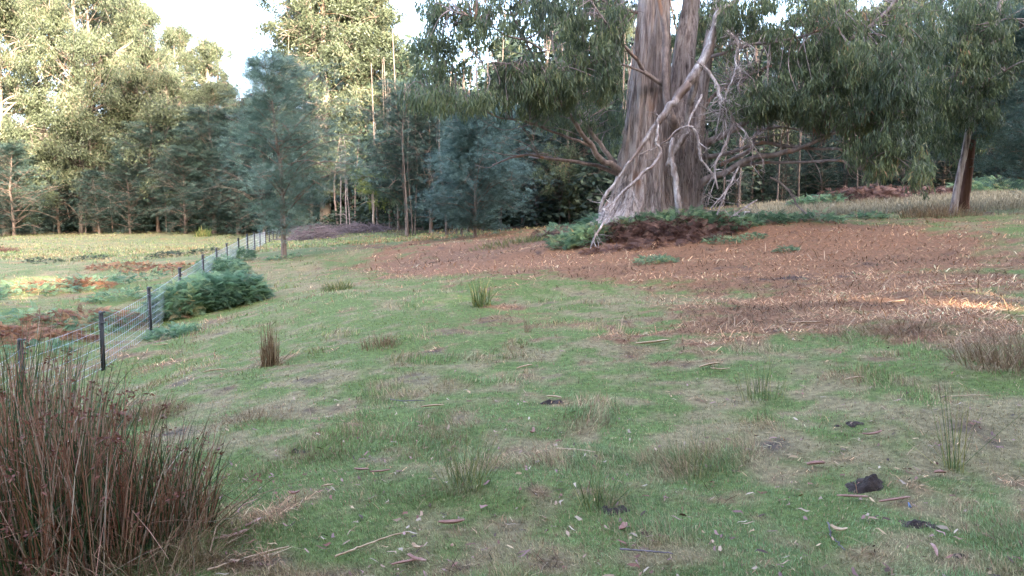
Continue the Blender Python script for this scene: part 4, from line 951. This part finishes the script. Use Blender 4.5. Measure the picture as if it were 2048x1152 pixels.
# ------------------------------------------------------------------ wire fence
def build_fence():
    fp = [(-120, 20, 6.6), (-160, 0, 5.6)]
    tops = [(-62, 745, 8.0), (40, 680, 9.7), (200, 625, 12.2), (297, 575, 15.6), (358, 536, 19.3), (405, 510, 23.2), (432, 496, 26.5), (453, 487, 29.7), (476, 476, 33.6), (494, 468, 37.8), (508, 464, 41.8), (519, 461, 45.6), (530, 460, 50), (538, 459, 54), (546, 457.5, 58.5), (553, 456.5, 63.4), (559, 456, 68)]
    T = np.array([at(*t) for t in tops]); base = empty('wire_fence', (T[1][0], T[1][1], g1(T[1][0], T[1][1])), 'low wire mesh stock fence on black posts crossing the paddock', 'fence')
    o = np.array(base.location); wm = MB(); hs = []
    for i, t in enumerate(T):
        g = g1(t[0], t[1]); h = max(.85, t[2] - g); hs.append((g, t[2]))
        mb = MB(); s = .028 if i < 8 else .034
        A = np.array([t[0], t[1], g - .2]) - o; B = np.array([t[0], t[1], t[2]]) - o
        lean = np.array([.0, .012 * (-1) ** i, 0])
        for a_ in (0, 2.1, 4.2):        # Y-section post: three fins
            d = np.array([math.cos(a_ + .5), math.sin(a_ + .5), 0]); q = np.array([-d[1], d[0], 0]) * .006
            V = np.array([A - q, A + d * s * 1.4 - q, A + d * s * 1.4 + q, A + q, B - q + lean, B + d * s * 1.4 - q + lean, B + d * s * 1.4 + q + lean, B + q + lean])
            mb.add(V, [[0, 1, 2, 3], [4, 7, 6, 5], [0, 4, 5, 1], [1, 5, 6, 2], [2, 6, 7, 3], [3, 7, 4, 0]])
        tube(mb, np.stack([A, B + lean]), [s * .75, s * .7], 8)
        p = mb.build('fence_post', M['post'], base)
        if i < 8:
            cb = MB()
            for hh in (.0, -.17):
                c = B + lean + [.01, 0, hh]
                tube(cb, np.stack([c + [-.012, 0, 0], c + [.075, -.02, .01]]), [.014, .013], 6)
            tube(cb, np.stack([B + lean + [0, 0, -.03], B + lean + [0, 0, .012]]), [s * 1.05, s * 1.0], 8)
            cb.build('insulator', M['post_cap'], p)
    for i in range(len(T) - 1):
        a, b = T[i], T[i + 1]; (ga, ta), (gb, tb_) = hs[i], hs[i + 1]
        d = np.linalg.norm((b - a)[:2]); rw = .0012 + .00012 * a[1]
        for f in (.04, .16, .28, .41, .55, .7, .86):
            n = 7; t = np.linspace(0, 1, n); z = (ga * (1 - t) + gb * t) + f * ((ta - ga) * (1 - t) + (tb_ - gb) * t) - .02 * np.sin(np.pi * t)
            tube(wm, np.stack([a[0] + (b[0] - a[0]) * t, a[1] + (b[1] - a[1]) * t, z], -1) - o, rw, 3, cap=False)
        if a[1] < 50:
            m = int(d / (.15 if a[1] < 30 else .3))
            for k in range(m):
                t = (k + .5) / m; g = ga * (1 - t) + gb * t; tt = ta * (1 - t) + tb_ * t; x, y = a[0] + (b[0] - a[0]) * t, a[1] + (b[1] - a[1]) * t
                tube(wm, np.array([[x, y, g + .02], [x, y, g + .86 * (tt - g)]]) - o, rw * .85, 3, cap=False)
    wm.build('wire_mesh', M['wire'], base)
build_fence()

# ------------------------------------------------------------------ ferns and bracken
FT = frond_template(9, .4, .085, .4)
FT2 = frond_template(11, .34, .06, .55)
def ferns(name, label, areas, seed, mat='fern', size=(.5, .8), cat='fern', group=None, up=(.5, 1.1), stemmed=.25, hump=.5):
    """areas: (px,py,rx metres, ry metres, count, height)"""
    rng = np.random.default_rng(seed); mb = MB()
    c0 = hit(areas[0][0], areas[0][1]); o = np.array(c0)
    for (px, py, rx, ry, n, hh) in areas:
        cx, cy, _ = hit(px, py); n = int(n * 2.2)
        u = rng.uniform(0, 1, n) ** .5; a = rng.uniform(0, 6.3, n)
        x, y = cx + np.cos(a) * u * rx, cy + np.sin(a) * u * ry
        z = gz(x, y) + hh * 1.45 * np.sqrt(1 - u ** 2) * rng.uniform(.15, 1, n) ** .7
        yaw = np.arctan2(y - cy, x - cx) + rng.normal(0, 1.0, n); 
        tone = fbm(x * 1.5, y * 1.5, s=seed, o=2) - .5
        T = FT if n % 2 else FT2
        stamp(mb, T[0], T[1], np.stack([x, y, z], -1) - o, yaw, rng.uniform(*up, n) * .6 + rng.normal(0, .35, n), rng.uniform(*size, n) * .52, np.clip(rng.uniform(0, .85, n) + tone * .6, 0, 1), roll=rng.normal(0, .7, n))
    return tag(empty_free(mb, name, M[mat], o), label, cat, group)
def empty_free(mb, name, mat, o, usecol=False):
    ob = mb.build(name, mat, usecol=usecol); ob.location = tuple(o); return ob
FG = 'green bracken clumps'
ferns('fern_clump', 'large rounded blue green bracken clump growing through the wire fence', [(362, 628, .6, .6, 400, .46), (418, 618, .85, .7, 640, .52), (475, 606, .65, .6, 420, .46), (400, 596, .7, .7, 320, .42)], 401, size=(.4, .7), group=FG)
ferns('fern_clump', 'yellow topped bracken clump behind the large clump at the fence', [(450, 552, .7, .9, 220, .42), (425, 550, .5, .7, 110, .4)], 402, size=(.35, .65), group=FG)
ferns('fern_clump', 'small dark bracken clump by the fence nearest the lone wattle', [(486, 522, .4, .8, 130, .4)], 403, size=(.35, .6), group=FG)
ferns('fern_clump', 'low bright green bracken sprawl in front of the large fence clump', [(345, 672, .5, .4, 120, .1)], 404, size=(.25, .45), group=FG)
ferns('fern_clump', 'tiny green fern at the base of the lone wattle', [(582, 517, .45, .5, 40, .1), (545, 521, .3, .3, 25, .1)], 405, size=(.25, .4), group=FG)
ferns('fern_clump', 'bright green fern clump where the long dead limb meets the litter', [(1178, 490, .65, .5, 260, .4), (1135, 494, .5, .4, 90, .28)], 406, size=(.35, .6), group=FG)
ferns('fern_bank', 'green bracken band along the top of the bank under the giant trunk', [(1200, 466, .9, .5, 300, .38), (1290, 462, 1.1, .5, 260, .36), (1370, 458, 1.1, .5, 230, .36), (1440, 456, .9, .5, 150, .28), (1120, 468, .9, .6, 80, .25)], 407, size=(.35, .65), cat='bracken', group=FG)
ferns('bracken_bank', 'dead red brown bracken hanging down the front of the bank under the giant gum', [(1260, 472, 1.2, .6, 320, .3), (1340, 470, 1.3, .6, 360, .3), (1420, 462, 1.0, .6, 300, .22), (1200, 480, .9, .5, 120, .18), (1110, 476, .8, .5, 90, .2), (1300, 488, 1.8, .5, 160, .08)], 408, 'fern_dead', size=(.4, .7), cat='bracken', up=(-.6, .8))
ferns('fern_clump', 'dark green bracken beside the dead stick at the end of the bank', [(1535, 446, .7, .5, 130, .2), (1490, 450, .4, .4, 50, .15)], 409, size=(.35, .6), group=FG)
ferns('fern_clump', 'small green bracken tuft at the foot of the pale grass slope', [(1635, 441, .7, .5, 90, .15), (1735, 436, .5, .4, 60, .12)], 410, size=(.3, .5), group=FG)
ferns('bracken_bank', 'red brown dead bracken bank at the wood edge above the pale grass slope', [(1720, 402, 2.2, .9, 420, .45), (1830, 396, 2.0, .9, 300, .4)], 411, 'fern_dead', size=(.5, .9), cat='bracken', up=(-.4, .9))
ferns('fern_clump', 'dark green bracken at the wood edge beside the red brown bank', [(1640, 410, 1.4, .8, 220, .3)], 412, size=(.4, .8), group=FG)
ferns('fern_clump', 'olive green bracken above the slope behind the twin trunks', [(1985, 385, 2.2, 1.2, 340, .5)], 413, size=(.5, .9), group=FG)
ferns('weed_patch', 'bright green leafy weeds in the middle of the brown litter', [(1312, 525, .5, .35, 150, .1)], 414, size=(.16, .3), cat='weeds')
ferns('weed_patch', 'pale green weeds in the litter below the end of the bank', [(1445, 482, .5, .4, 110, .06), (1500, 476, .4, .3, 60, .05)], 415, size=(.16, .28), cat='weeds')
ferns('weed_patch', 'small dark green weed patch far out on the brown litter', [(1570, 503, .3, .25, 50, .06)], 416, size=(.16, .28), cat='weeds')
ferns('bracken_patch', 'sprawling green bracken across the fence with a sunlit crest', [(60, 590, 1.8, 1.0, 130, .22), (170, 575, 1.4, .8, 110, .22), (230, 600, .8, .6, 60, .18), (20, 640, 1.2, .8, 60, .12), (270, 560, 1.0, 1.0, 50, .15)], 417, size=(.35, .6), cat='bracken', group='bracken beyond the fence')
ferns('bracken_patch', 'rusty dead bracken across the fence among the green bracken', [(130, 580, 1.5, .8, 200, .22), (30, 680, 1.5, .8, 200, .12), (170, 640, 1.4, .8, 140, .12), (330, 540, 1.6, 1.0, 120, .1), (240, 535, 1.3, 1.0, 90, .1)], 418, 'fern_rust', size=(.3, .55), cat='bracken', group='bracken beyond the fence')
ferns('bracken_patch', 'low green bracken against the wire between the nearest fence posts', [(190, 660, .8, .6, 60, .1), (255, 640, .6, .6, 60, .12), (70, 700, .6, .5, 40, .08)], 419, size=(.3, .5), cat='bracken', group='bracken beyond the fence')
ferns('fern_clump', 'dark low weeds dotted over the middle of the far paddock', [(330, 515, .9, 1.2, 90, .2), (405, 505, .8, 1, 60, .15), (90, 525, .8, 1, 60, .15), (180, 520, .8, 1, 60, .15)], 420, 'dark_leaf', size=(.3, .5), group=FG)

# ------------------------------------------------------------------ rushes and tussocks
def rushes(name, label, px, py, n, rad, h, mat, seed, wd=.004, lean=.18, heads=0, bend=.35, cat='rush clump', group=None, ry=None, bw=None, hvar=(.5, 1.05)):
    rng = np.random.default_rng(seed); cx, cy, cz = hit(px, py)
    o = np.array([cx, cy, cz]); mb = MB()
    u = rng.uniform(0, 1, n) ** .6; a = rng.uniform(0, 6.3, n)
    bx, by = cx + np.cos(a) * u * rad, cy + np.sin(a) * u * (ry or rad); bz = gz(bx, by) - .02
    yaw = a + rng.normal(0, 1.2, n); L = h * rng.uniform(*hvar, n) * (1 - .3 * u ** 2)
    ln = np.abs(rng.normal(0, lean, n)) + lean * .5 * u
    rogue = rng.uniform(0, 1, n) < .17; ln = np.where(rogue, rng.uniform(.5, 1.2, n), ln)
    dx = np.stack([np.cos(yaw), np.sin(yaw), 0 * yaw], -1); up = np.array([0, 0, 1.])
    k = 5; t = np.linspace(0, 1, k)
    kink = np.where(rng.uniform(0, 1, n) < .12, rng.uniform(.6, 1.6, n), 0); kp = rng.uniform(.4, .8, n)
    S = [np.stack([bx, by, bz], -1)]
    for i in range(1, k):
        th = ln + bend * t[i] ** 2 * rng.uniform(.3, 1.2, n) + np.where(t[i] > kp, kink, 0)
        S.append(S[-1] + (up * np.cos(th)[:, None] + dx * np.sin(th)[:, None]) * (L / (k - 1))[:, None])
    S = np.stack(S, 1) - o
    W = (wd * rng.uniform(.6, 1.3, n))[:, None] * np.array([1, .95, .8, .6, .22])[None]
    th = np.array([0, 2.094, 4.189]) ; s1 = np.stack([-np.sin(yaw), np.cos(yaw), 0 * yaw], -1)
    off = np.cos(th)[None, None, :, None] * s1[:, None, None] + np.sin(th)[None, None, :, None] * dx[:, None, None]
    V = S[:, :, None] + off * W[:, :, None, None] * .6
    b = (np.arange(n) * k * 3)[:, None, None]; ii = (np.arange(k - 1) * 3)[None, :, None]; j = np.arange(3)[None, None]; jn = (j + 1) % 3
    Q = np.stack([b + ii + j, b + ii + jn, b + ii + 3 + jn, b + ii + 3 + j], -1).reshape(-1, 4)
    rn = rng.uniform(0, 1, n); mb.add(V.reshape(-1, 3), Q, np.repeat(rn, k * 3))
    ob = empty_free(mb, name, M[mat], o); tag(ob, label, cat, group)
    if heads:
        idx = rng.choice(n, heads, replace=False)
        for i in idx:
            p = S[i, 3] * rng.uniform(.0, .6) + S[i, 4] * 1; p = S[i, 3] + (S[i, 4] - S[i, 3]) * rng.uniform(.3, .95)
            hb = MB(); m = rng.integers(6, 13); c = p + rng.normal(0, .012, (m, 3)); leaves(hb, c, .03, .011, 0, rng, jit=1.5)
            hb.build('seed_head', M['rush_head'], ob)
    return ob
RG = 'tall brown headed rush clumps'
rushes('rush_clump', 'tallest densest rush clump with rusty seed heads, below the nearer fence posts', 30, 1120, 640, .45, 1.18, 'rush', 501, .0062, .1, 98, .2, group=RG)
rushes('rush_clump', 'tall rush clump with rusty heads between the dense clump and the open lawn', 160, 1135, 520, .36, 1.02, 'rush', 502, .0062, .13, 70, .25, group=RG)
rushes('rush_clump', 'tangled green and brown rush clump leaning out over the lawn', 318, 1085, 420, .27, .78, 'rush', 503, .005, .14, 12, .3, group=RG)
rushes('rush_clump', 'rush clump set behind the dense clump toward the first fence post', 20, 960, 600, .6, 1.25, 'rush', 504, .0065, .1, 70, .2, group=RG)
rushes('rush_clump', 'tall rushes with rusty heads rising just before the second fence post', 120, 1000, 260, .4, .9, 'rush', 505, .006, .12, 50, .25, group=RG)
rushes('rush_clump', 'flattened straw rush skirt at the foot of the tangled clump', 270, 1150, 360, .4, .42, 'straw', 506, .005, .6, 0, .8, group=RG, cat='rush clump')
rushes('rush_clump', 'short green rushes fringing the tangled clump beside the bare soil', 385, 1010, 60, .14, .45, 'rush', 507, .0035, .3, 0, .3, group=RG)
SG = 'rushes and tussocks scattered over the lawn'
rushes('rush_tuft', 'upright brown dead rush column standing on the lawn beside the fern clump', 540, 732, 170, .11, .62, 'straw', 510, .007, .05, 0, .1, group=SG, cat='rush tuft', hvar=(.35, 1.05))
rushes('rush_tuft', 'yellow green rush tuft beside the brown litter in the middle distance', 962, 612, 60, .16, .62, 'yellow_rush', 511, .011, .14, 0, .2, group=SG, cat='rush tuft')
rushes('rush_tuft', 'wide spray of fine yellow rushes in the middle of the near lawn', 935, 975, 110, .13, .55, 'yellow_rush', 512, .0026, .3, 0, .35, group=SG, cat='rush tuft')
rushes('rush_tuft', 'green rush tuft beside the dark dung pat on the near lawn', 1195, 1015, 70, .08, .42, 'yellow_rush', 513, .0028, .35, 0, .4, group=SG, cat='rush tuft')
rushes('rush_tuft', 'faint pale rush spray on the near lawn beyond the green tuft', 1385, 965, 45, .12, .58, 'yellow_rush', 514, .0022, .18, 0, .2, group=SG, cat='rush tuft')
rushes('rush_tuft', 'green upright rush tuft at the edge of the litter before the straw bush', 1520, 800, 50, .18, .45, 'yellow_rush', 515, .0036, .2, 0, .25, group=SG, cat='rush tuft')
rushes('rush_tuft', 'two tall straw stems standing on the lawn above the dark dung pat', 1908, 940, 26, .06, .72, 'yellow_rush', 516, .0042, .12, 0, .15, group=SG, cat='rush tuft')
rushes('rush_tuft', 'small brown rush stem beside the yellow green tuft', 1055, 665, 16, .06, .3, 'straw', 517, .006, .1, 0, .2, group=SG, cat='rush tuft')
rushes('rush_tuft', 'tall green rush clump at the far paddock edge by the lone wattle', 405, 472, 120, .7, 1.0, 'yellow_rush', 518, .04, .2, 0, .3, group=SG, cat='rush tuft')
rushes('dry_bush', 'large grey brown dry grass bush at the edge of the lawn by the litter', 2030, 730, 700, .5, .5, 'straw', 520, .0045, .45, 0, .8, group=None, cat='dry bush')
rushes('dry_bush', 'low dark heap of dry grass stems in front of the orange lit litter', 1780, 668, 700, .9, .3, 'straw', 521, .004, .9, 0, .9, group=None, cat='dry bush', ry=.5)
rushes('grass_tussock', 'rusty dry grass tussock behind the tall rush clumps', 290, 835, 700, .38, .26, 'straw', 522, .0038, .5, 0, .7, cat='tussock', group='dry grass tussocks')
rushes('grass_tussock', 'pale straw tussock on the lawn past the rusty one', 505, 838, 420, .4, .16, 'straw', 523, .0034, .6, 0, .6, cat='tussock', group='dry grass tussocks')
rushes('grass_tussock', 'tiny flattened straw tuft beside a dark hole on the near lawn', 612, 918, 90, .09, .13, 'straw', 524, .0034, .8, 0, .9, cat='tussock', group='dry grass tussocks')
rushes('grass_tussock', 'brown seeding grass tussock in the middle of the lawn', 760, 692, 200, .25, .22, 'straw', 525, .005, .3, 0, .4, cat='tussock', group='dry grass tussocks')
rushes('grass_tussock', 'pale feathery grass tussock before the litter', 675, 580, 220, .35, .34, 'yellow_rush', 526, .008, .35, 0, .4, cat='tussock', group='dry grass tussocks')
rushes('grass_tussock', 'tall dry grass fringe around the foot of the twin trunks', 1880, 432, 400, 1.3, .55, 'straw', 527, .011, .25, 0, .4, cat='tussock', group='dry grass tussocks', ry=.6)
rushes('grass_tussock', 'fallen bleached grass fringe below the rounded silver wattle', 1040, 485, 600, 1.8, .4, 'yellow_rush', 528, .012, .6, 0, .6, cat='tussock', group='dry grass tussocks', ry=1.0)
rushes('dark_shrub', 'low dark purple shrub by itself in the far paddock', 5, 503, 500, 1.0, .55, 'fern_dead', 529, .02, .6, 0, .6, cat='shrub', ry=.8)

# ---- pale standing grass of the slope
def slope_grass():
    rng = np.random.default_rng(66); n = 60000
    px = rng.uniform(1480, 2300, n); Y = rng.uniform(26, 42, n); x = (px - CX) / F * Y; z = gz(x, Y)
    q, s = proj(x, Y, z); keep = (fforest(x, Y) < .5) & (rng.uniform(0, 1, n) < np.clip((Y - 25.5) / 2, 0, 1))
    x, y, z = x[keep], Y[keep], z[keep]; n = len(x)
    c = np.array([.36, .3, .2]) * rng.uniform(.6, 1.3, (n, 1)) * (1 - .25 * vn(x, y, s=4))[:, None]
    mb = MB(); blades(mb, x, y, z, rng.uniform(.08, .3, n), rng.uniform(.015, .035, n), np.abs(rng.normal(.5, .3, n)), rng.uniform(0, 6.3, n), c, rng)
    tag(mb.build('slope_grass', M['col'], usecol=True), 'pale dry grass standing on the slope before the wood', 'grass', kind='stuff')
slope_grass()

# ------------------------------------------------------------------ brush heap
def brush(name, label, px0, px1, Y, H, seed, n=420):
    rng = np.random.default_rng(seed); xm = ((px0 + px1) / 2 - CX) / F * Y; o = np.array([xm, Y, g1(xm, Y)]); mb = MB(); wx = (px1 - px0) / F * Y / 2
    for i in range(n):
        x = rng.normal(0, wx * .5); y = rng.normal(0, 1.0); x = np.clip(x, -wx, wx)
        h = H * (1 - (abs(x) / wx) ** 2) * rng.uniform(0, 1) + .05
        a = rng.uniform(0, 6.3); L = rng.uniform(.5, 2.2); d = np.array([math.cos(a), math.sin(a) * .5, rng.uniform(-.3, .6)]) * L / 2
        c = np.array([x, y, h]); P = catmull([c - d, c + rng.normal(0, .12, 3), c + d], 4); P[:, 2] = np.maximum(P[:, 2], .02)
        tube(mb, P, np.linspace(rng.uniform(.012, .035), .008, len(P)), 4)
    ob = empty_free(mb, name, M['twig_dark'], o); return tag(ob, label, 'brush heap', 'brush heaps')
brush('brush_heap', 'tall heap of dark purple brushwood behind the lone wattle', 575, 680, 52, .8, 601, 360)
brush('brush_heap', 'long low heap of dark branches before the sunlit gums', 650, 800, 56, .5, 602, 320)

# ------------------------------------------------------------------ dung pats and diggings
def clod(name, label, px, py, rx, ry, h, seed, mat='soil', group='dark dung pats and diggings'):
    cx, cy, cz = hit(px, py); n1, n2 = 40, 26
    u = np.linspace(0, 2 * np.pi, n1, endpoint=False); r = np.linspace(0, 1, n2)
    R_, U = np.meshgrid(r, u, indexing='ij')
    edge = .75 + .5 * vn(np.cos(U) * 1.6 + 5, np.sin(U) * 1.6 + 5, s=seed)
    x, y = cx + np.cos(U) * R_ * rx * edge, cy + np.sin(U) * R_ * ry * edge
    h *= 1.0
    z = gz(x, y) - .015 + h * (1 - R_ ** 2.5) * (.25 + 1.3 * vn(x * 22, y * 22, s=seed) ** 1.5) + .5 * h * (vn(x * 60, y * 60, s=seed + 1) - .5) * (1 - R_)
    o = np.array([cx, cy, cz]); V = np.stack([x, y, z], -1).reshape(-1, 3) - o
    i = np.arange(n2 - 1)[:, None] * n1; j = np.arange(n1)[None]; k = (j + 1) % n1
    Q = np.stack([i + j, i + k, i + n1 + k, i + n1 + j], -1).reshape(-1, 4)
    mb = MB(); mb.add(V, Q); ob = mb.build(name, M[mat], smooth=True); ob.location = tuple(o); return tag(ob, label, 'dung pat', group)
clod('dung_pat', 'lumpy dark dung pat with a small red leaf on it', 1728, 975, .13, .10, .06, 701)
clod('dung_pat', 'wide flat dark dung pat beside the small blue scrap', 1848, 1050, .17, .08, .04, 702)
clod('dung_pat', 'dark dung pat at the foot of the green rush tuft', 1228, 1022, .1, .1, .035, 703)
clod('dung_pat', 'small dark scrape with a pale bark strip lying across it', 1105, 806, .16, .08, .03, 704)
clod('dung_pat', 'small dark hole beside the flattened straw tuft', 598, 905, .1, .07, .025, 705)
clod('dung_pat', 'small crumbly dark pat near the bottom edge of the lawn', 1930, 1118, .07, .05, .03, 706)
clod('dung_pat', 'small round dark lump on the near lawn by the pale stick', 1432, 1042, .035, .03, .02, 707)
clod('dung_pat', 'dark scrape with broken bark in the brownish grass', 1695, 850, .14, .08, .03, 708)

# ------------------------------------------------------------------ bark strips and sticks on the grass
def strip(name, label, px, py, L, wd, ang, seed, mat='bark_strip', curl=.3, cat='bark strip', group='fallen bark strips', lift=.018):
    rng = np.random.default_rng(seed); cx, cy, cz = hit(px, py); k = 12; t = np.linspace(-.5, .5, k)
    a = ang + curl * 2.2 * t; dx = np.cumsum(np.cos(a)) * L / k; dy = np.cumsum(np.sin(a)) * L / k; dx -= dx.mean(); dy -= dy.mean()
    x, y = cx + dx, cy + dy; z = gz(x, y) + lift + .012 * (1 - (2 * t) ** 2) + abs(curl) * .05 * (2 * t) ** 2
    P = np.stack([x, y, z], -1); s = np.stack([-np.sin(a), np.cos(a), 0 * a], -1)
    ww = wd * (.35 + .65 * np.cos(np.pi * t) ** .5) * rng.uniform(.85, 1.15, k); V = []
    prof = [(-1, .35), (-.5, .0), (.0, -.1), (.5, .0), (1, .35)]
    for (q, hh) in prof: V.append(P + s * (ww * q)[:, None] * .5 + np.array([0, 0, 1.]) * (ww * hh)[:, None])
    for (q, hh) in reversed(prof): V.append(P + s * (ww * q)[:, None] * .5 + np.array([0, 0, 1.]) * (ww * hh - .003)[:, None])
    V = np.stack(V, 1); m = 10; i = np.arange(k - 1)[:, None] * m; j = np.arange(m)[None]; jn = (j + 1) % m
    Q = np.stack([i + j, i + jn, i + m + jn, i + m + j], -1).reshape(-1, 4); o = np.array([cx, cy, cz])
    mb = MB(); mb.add(V.reshape(-1, 3) - o, Q); ob = mb.build(name, M[mat], smooth=True); ob.location = tuple(o); return tag(ob, label, cat, group)
def stick(label, pts, r, seed, mat='bark_strip', group='fallen sticks'):
    rng = np.random.default_rng(seed); P = np.array([hit(*p) for p in pts]); Q = catmull(P, 8); Q[1:-1] += rng.normal(0, .004, (len(Q) - 2, 3))
    Q[:, 2] = gz(Q[:, 0], Q[:, 1]) + r + .014; o = Q[0].copy(); mb = MB(); tube(mb, Q - o, np.linspace(r, r * .6, len(Q)), 7)
    ob = mb.build('stick', M[mat], smooth=True); ob.location = tuple(o); return tag(ob, label, 'stick', group)
stick('long straight orange brown stick on the lawn below the yellow rush spray', [(670, 1124), (740, 1096), (818, 1072)], .0055, 801)
stick('long pale stick lying across the bare soil beside the rushes', [(415, 1152), (500, 1122), (578, 1104)], .0055, 802)
stick('thin dark stick near the bottom edge of the lawn', [(1240, 1108), (1290, 1112), (1345, 1118)], .005, 803, 'twig_dark')
stick('thin dark twig curving on the lawn beside the pale curled leaf', [(1655, 1052), (1662, 1080), (1690, 1110)], .004, 804, 'twig_dark')
stick('pale reed stalk lying flat on the lawn beyond the green rush tuft', [(1112, 902), (1150, 905), (1192, 910)], .005, 805)
stick('thin pale stalk lying flat near the two tall straw stems', [(1880, 797), (1920, 797), (1985, 796)], .004, 806)
stick('dark twig lying in the grass beyond the rusty tussock', [(780, 802), (815, 806), (850, 807)], .005, 807, 'twig_dark')
stick('grey twig crossing the scrape by the bottom of the rushes', [(470, 1040), (485, 1020), (515, 1005)], .004, 808, 'bark_strip_pink')
BS = [
    (903, 1058, .15, .03, .1, .35, 'bark_strip_pink', 'pinkish boat shaped bark strip on the near lawn'),
    (588, 998, .08, .028, -.3, .5, 'bark_strip_pink', 'small grey white curled bark piece on the lawn near the rushes'),
    (832, 1068 + 62, .12, .02, -.6, .3, 'bark_strip_pink', 'brown bark piece on a pile of shreds at the bottom of the lawn'),
    (815, 1138, .16, .015, .3, .2, 'bark_strip_pink', 'thin brown bark shred crossing the pile at the bottom of the lawn'),
    (832, 1108, .06, .02, -.8, .4, 'bark_strip', 'short yellow bark curl on the near lawn'),
    (1107, 800, .16, .026, -.5, .15, 'bark_strip', 'pale bark strip lying across the dark scrape'),
    (1050, 738, .24, .028, .7, .1, 'bark_strip', 'straight pale tan bark strip in the middle of the lawn'),
    (865, 818, .22, .025, .2, .2, 'bark_strip', 'tan bark strip on the lawn beyond the yellow rush spray'),
    (1065, 872, .1, .022, 1.2, .6, 'bark_strip_pink', 'pink curled bark piece past the yellow rush spray'),
    (1632, 938, .13, .035, .1, .2, 'bark_strip_pink', 'broad pinkish bark flake between the litter and the lumpy dung pat'),
    (1745, 876, .16, .02, .1, .4, 'bark_strip_pink', 'arched pink bark strip above the lumpy dung pat'),
    (1790, 1010, .2, .018, .1, .2, 'bark_strip_pink', 'thin brown bark strip below the lumpy dung pat'),
    (1705, 1005, .18, .02, -.2, .2, 'bark_strip_pink', 'reddish bark strip just beneath the lumpy dung pat'),
    (1676, 1072, .1, .025, -.9, .5, 'bark_strip', 'pale curled leaf shaped bark beside the curving dark twig'),
    (1246, 1068, .08, .03, 1.0, .4, 'bark_strip_pink', 'pinkish bark flake below the dung pat at the green tuft'),
    (460, 1085, .22, .03, .6, .3, 'bark_strip_pink', 'long ragged brown bark strip beside the rushes'),
    (498, 1060, .2, .02, .9, .3, 'bark_strip_pink', 'split brown bark strip lying over the bare soil beside the rushes'),
    (430, 745, .3, .03, .1, .2, 'bark_strip', 'cream bark strip on the lawn in front of the wire mesh'),
    (320, 693, .3, .025, .0, .2, 'bark_strip', 'cream bark strip at the foot of the wire mesh'),
    (238, 846, .12, .02, 1.0, .3, 'bark_strip', 'short cream bark piece beside the rusty tussock'),
    (1305, 690, .45, .045, .1, .25, 'bark_strip', 'long pale bark strip at the edge of the brown litter'),
    (1610, 650, .4, .04, -.2, .3, 'bark_strip', 'long pale bark strip in the middle of the brown litter'),
    (1905, 573, .35, .05, -.9, .5, 'bark_strip', 'orange bark curl beside the sunlit litter patch'),
    (1420, 735, .25, .03, .2, .2, 'bark_strip', 'tan bark strip where the lawn meets the litter'),
    (1440, 745, .2, .02, -.4, .3, 'bark_strip', 'small tan bark strip touching another at the lawn edge'),
    (1793, 607, .3, .04, .2, .3, 'bark_strip', 'pale bark curl on the litter before the dry stem heap'),
    (2010, 541, .4, .03, .05, .1, 'bark_strip', 'straight pale bark strip behind the sunlit litter patch'),
    (1880, 955, .08, .03, .1, .2, 'bark_strip_pink', 'small orange pink bark flake near the two straw stems'),
    (1868, 1112, .14, .016, 1.3, .1, 'bark_strip_pink', 'thin reddish bark splinter beneath the wide dung pat'),
    (760, 952, .14, .016, .2, .3, 'bark_strip_pink', 'grey brown bark shred in the scrape on the near lawn'),
    (722, 948, .12, .02, -.4, .3, 'bark_strip_pink', 'silvery bark shred in the scrape on the near lawn'),
    (655, 980, .08, .012, .2, .2, 'bark_strip', 'tiny yellow bark chip on the near lawn'),
    (1710, 700 + 62, .2, .02, .1, .1, 'bark_strip', 'thin yellow stalk shaped bark strip before the litter')]
for i, (px, py, L, wd, an, cu, mt, lab) in enumerate(BS):
    strip('bark_strip', lab, px, py, L, wd, an, 900 + i, mt, cu)
strip('plastic_scrap', 'small pale blue scrap sticking up behind the wide dung pat', 1818, 1030, .04, .012, 1.2, 990, 'blue_plastic', .6, 'scrap', None, .03)
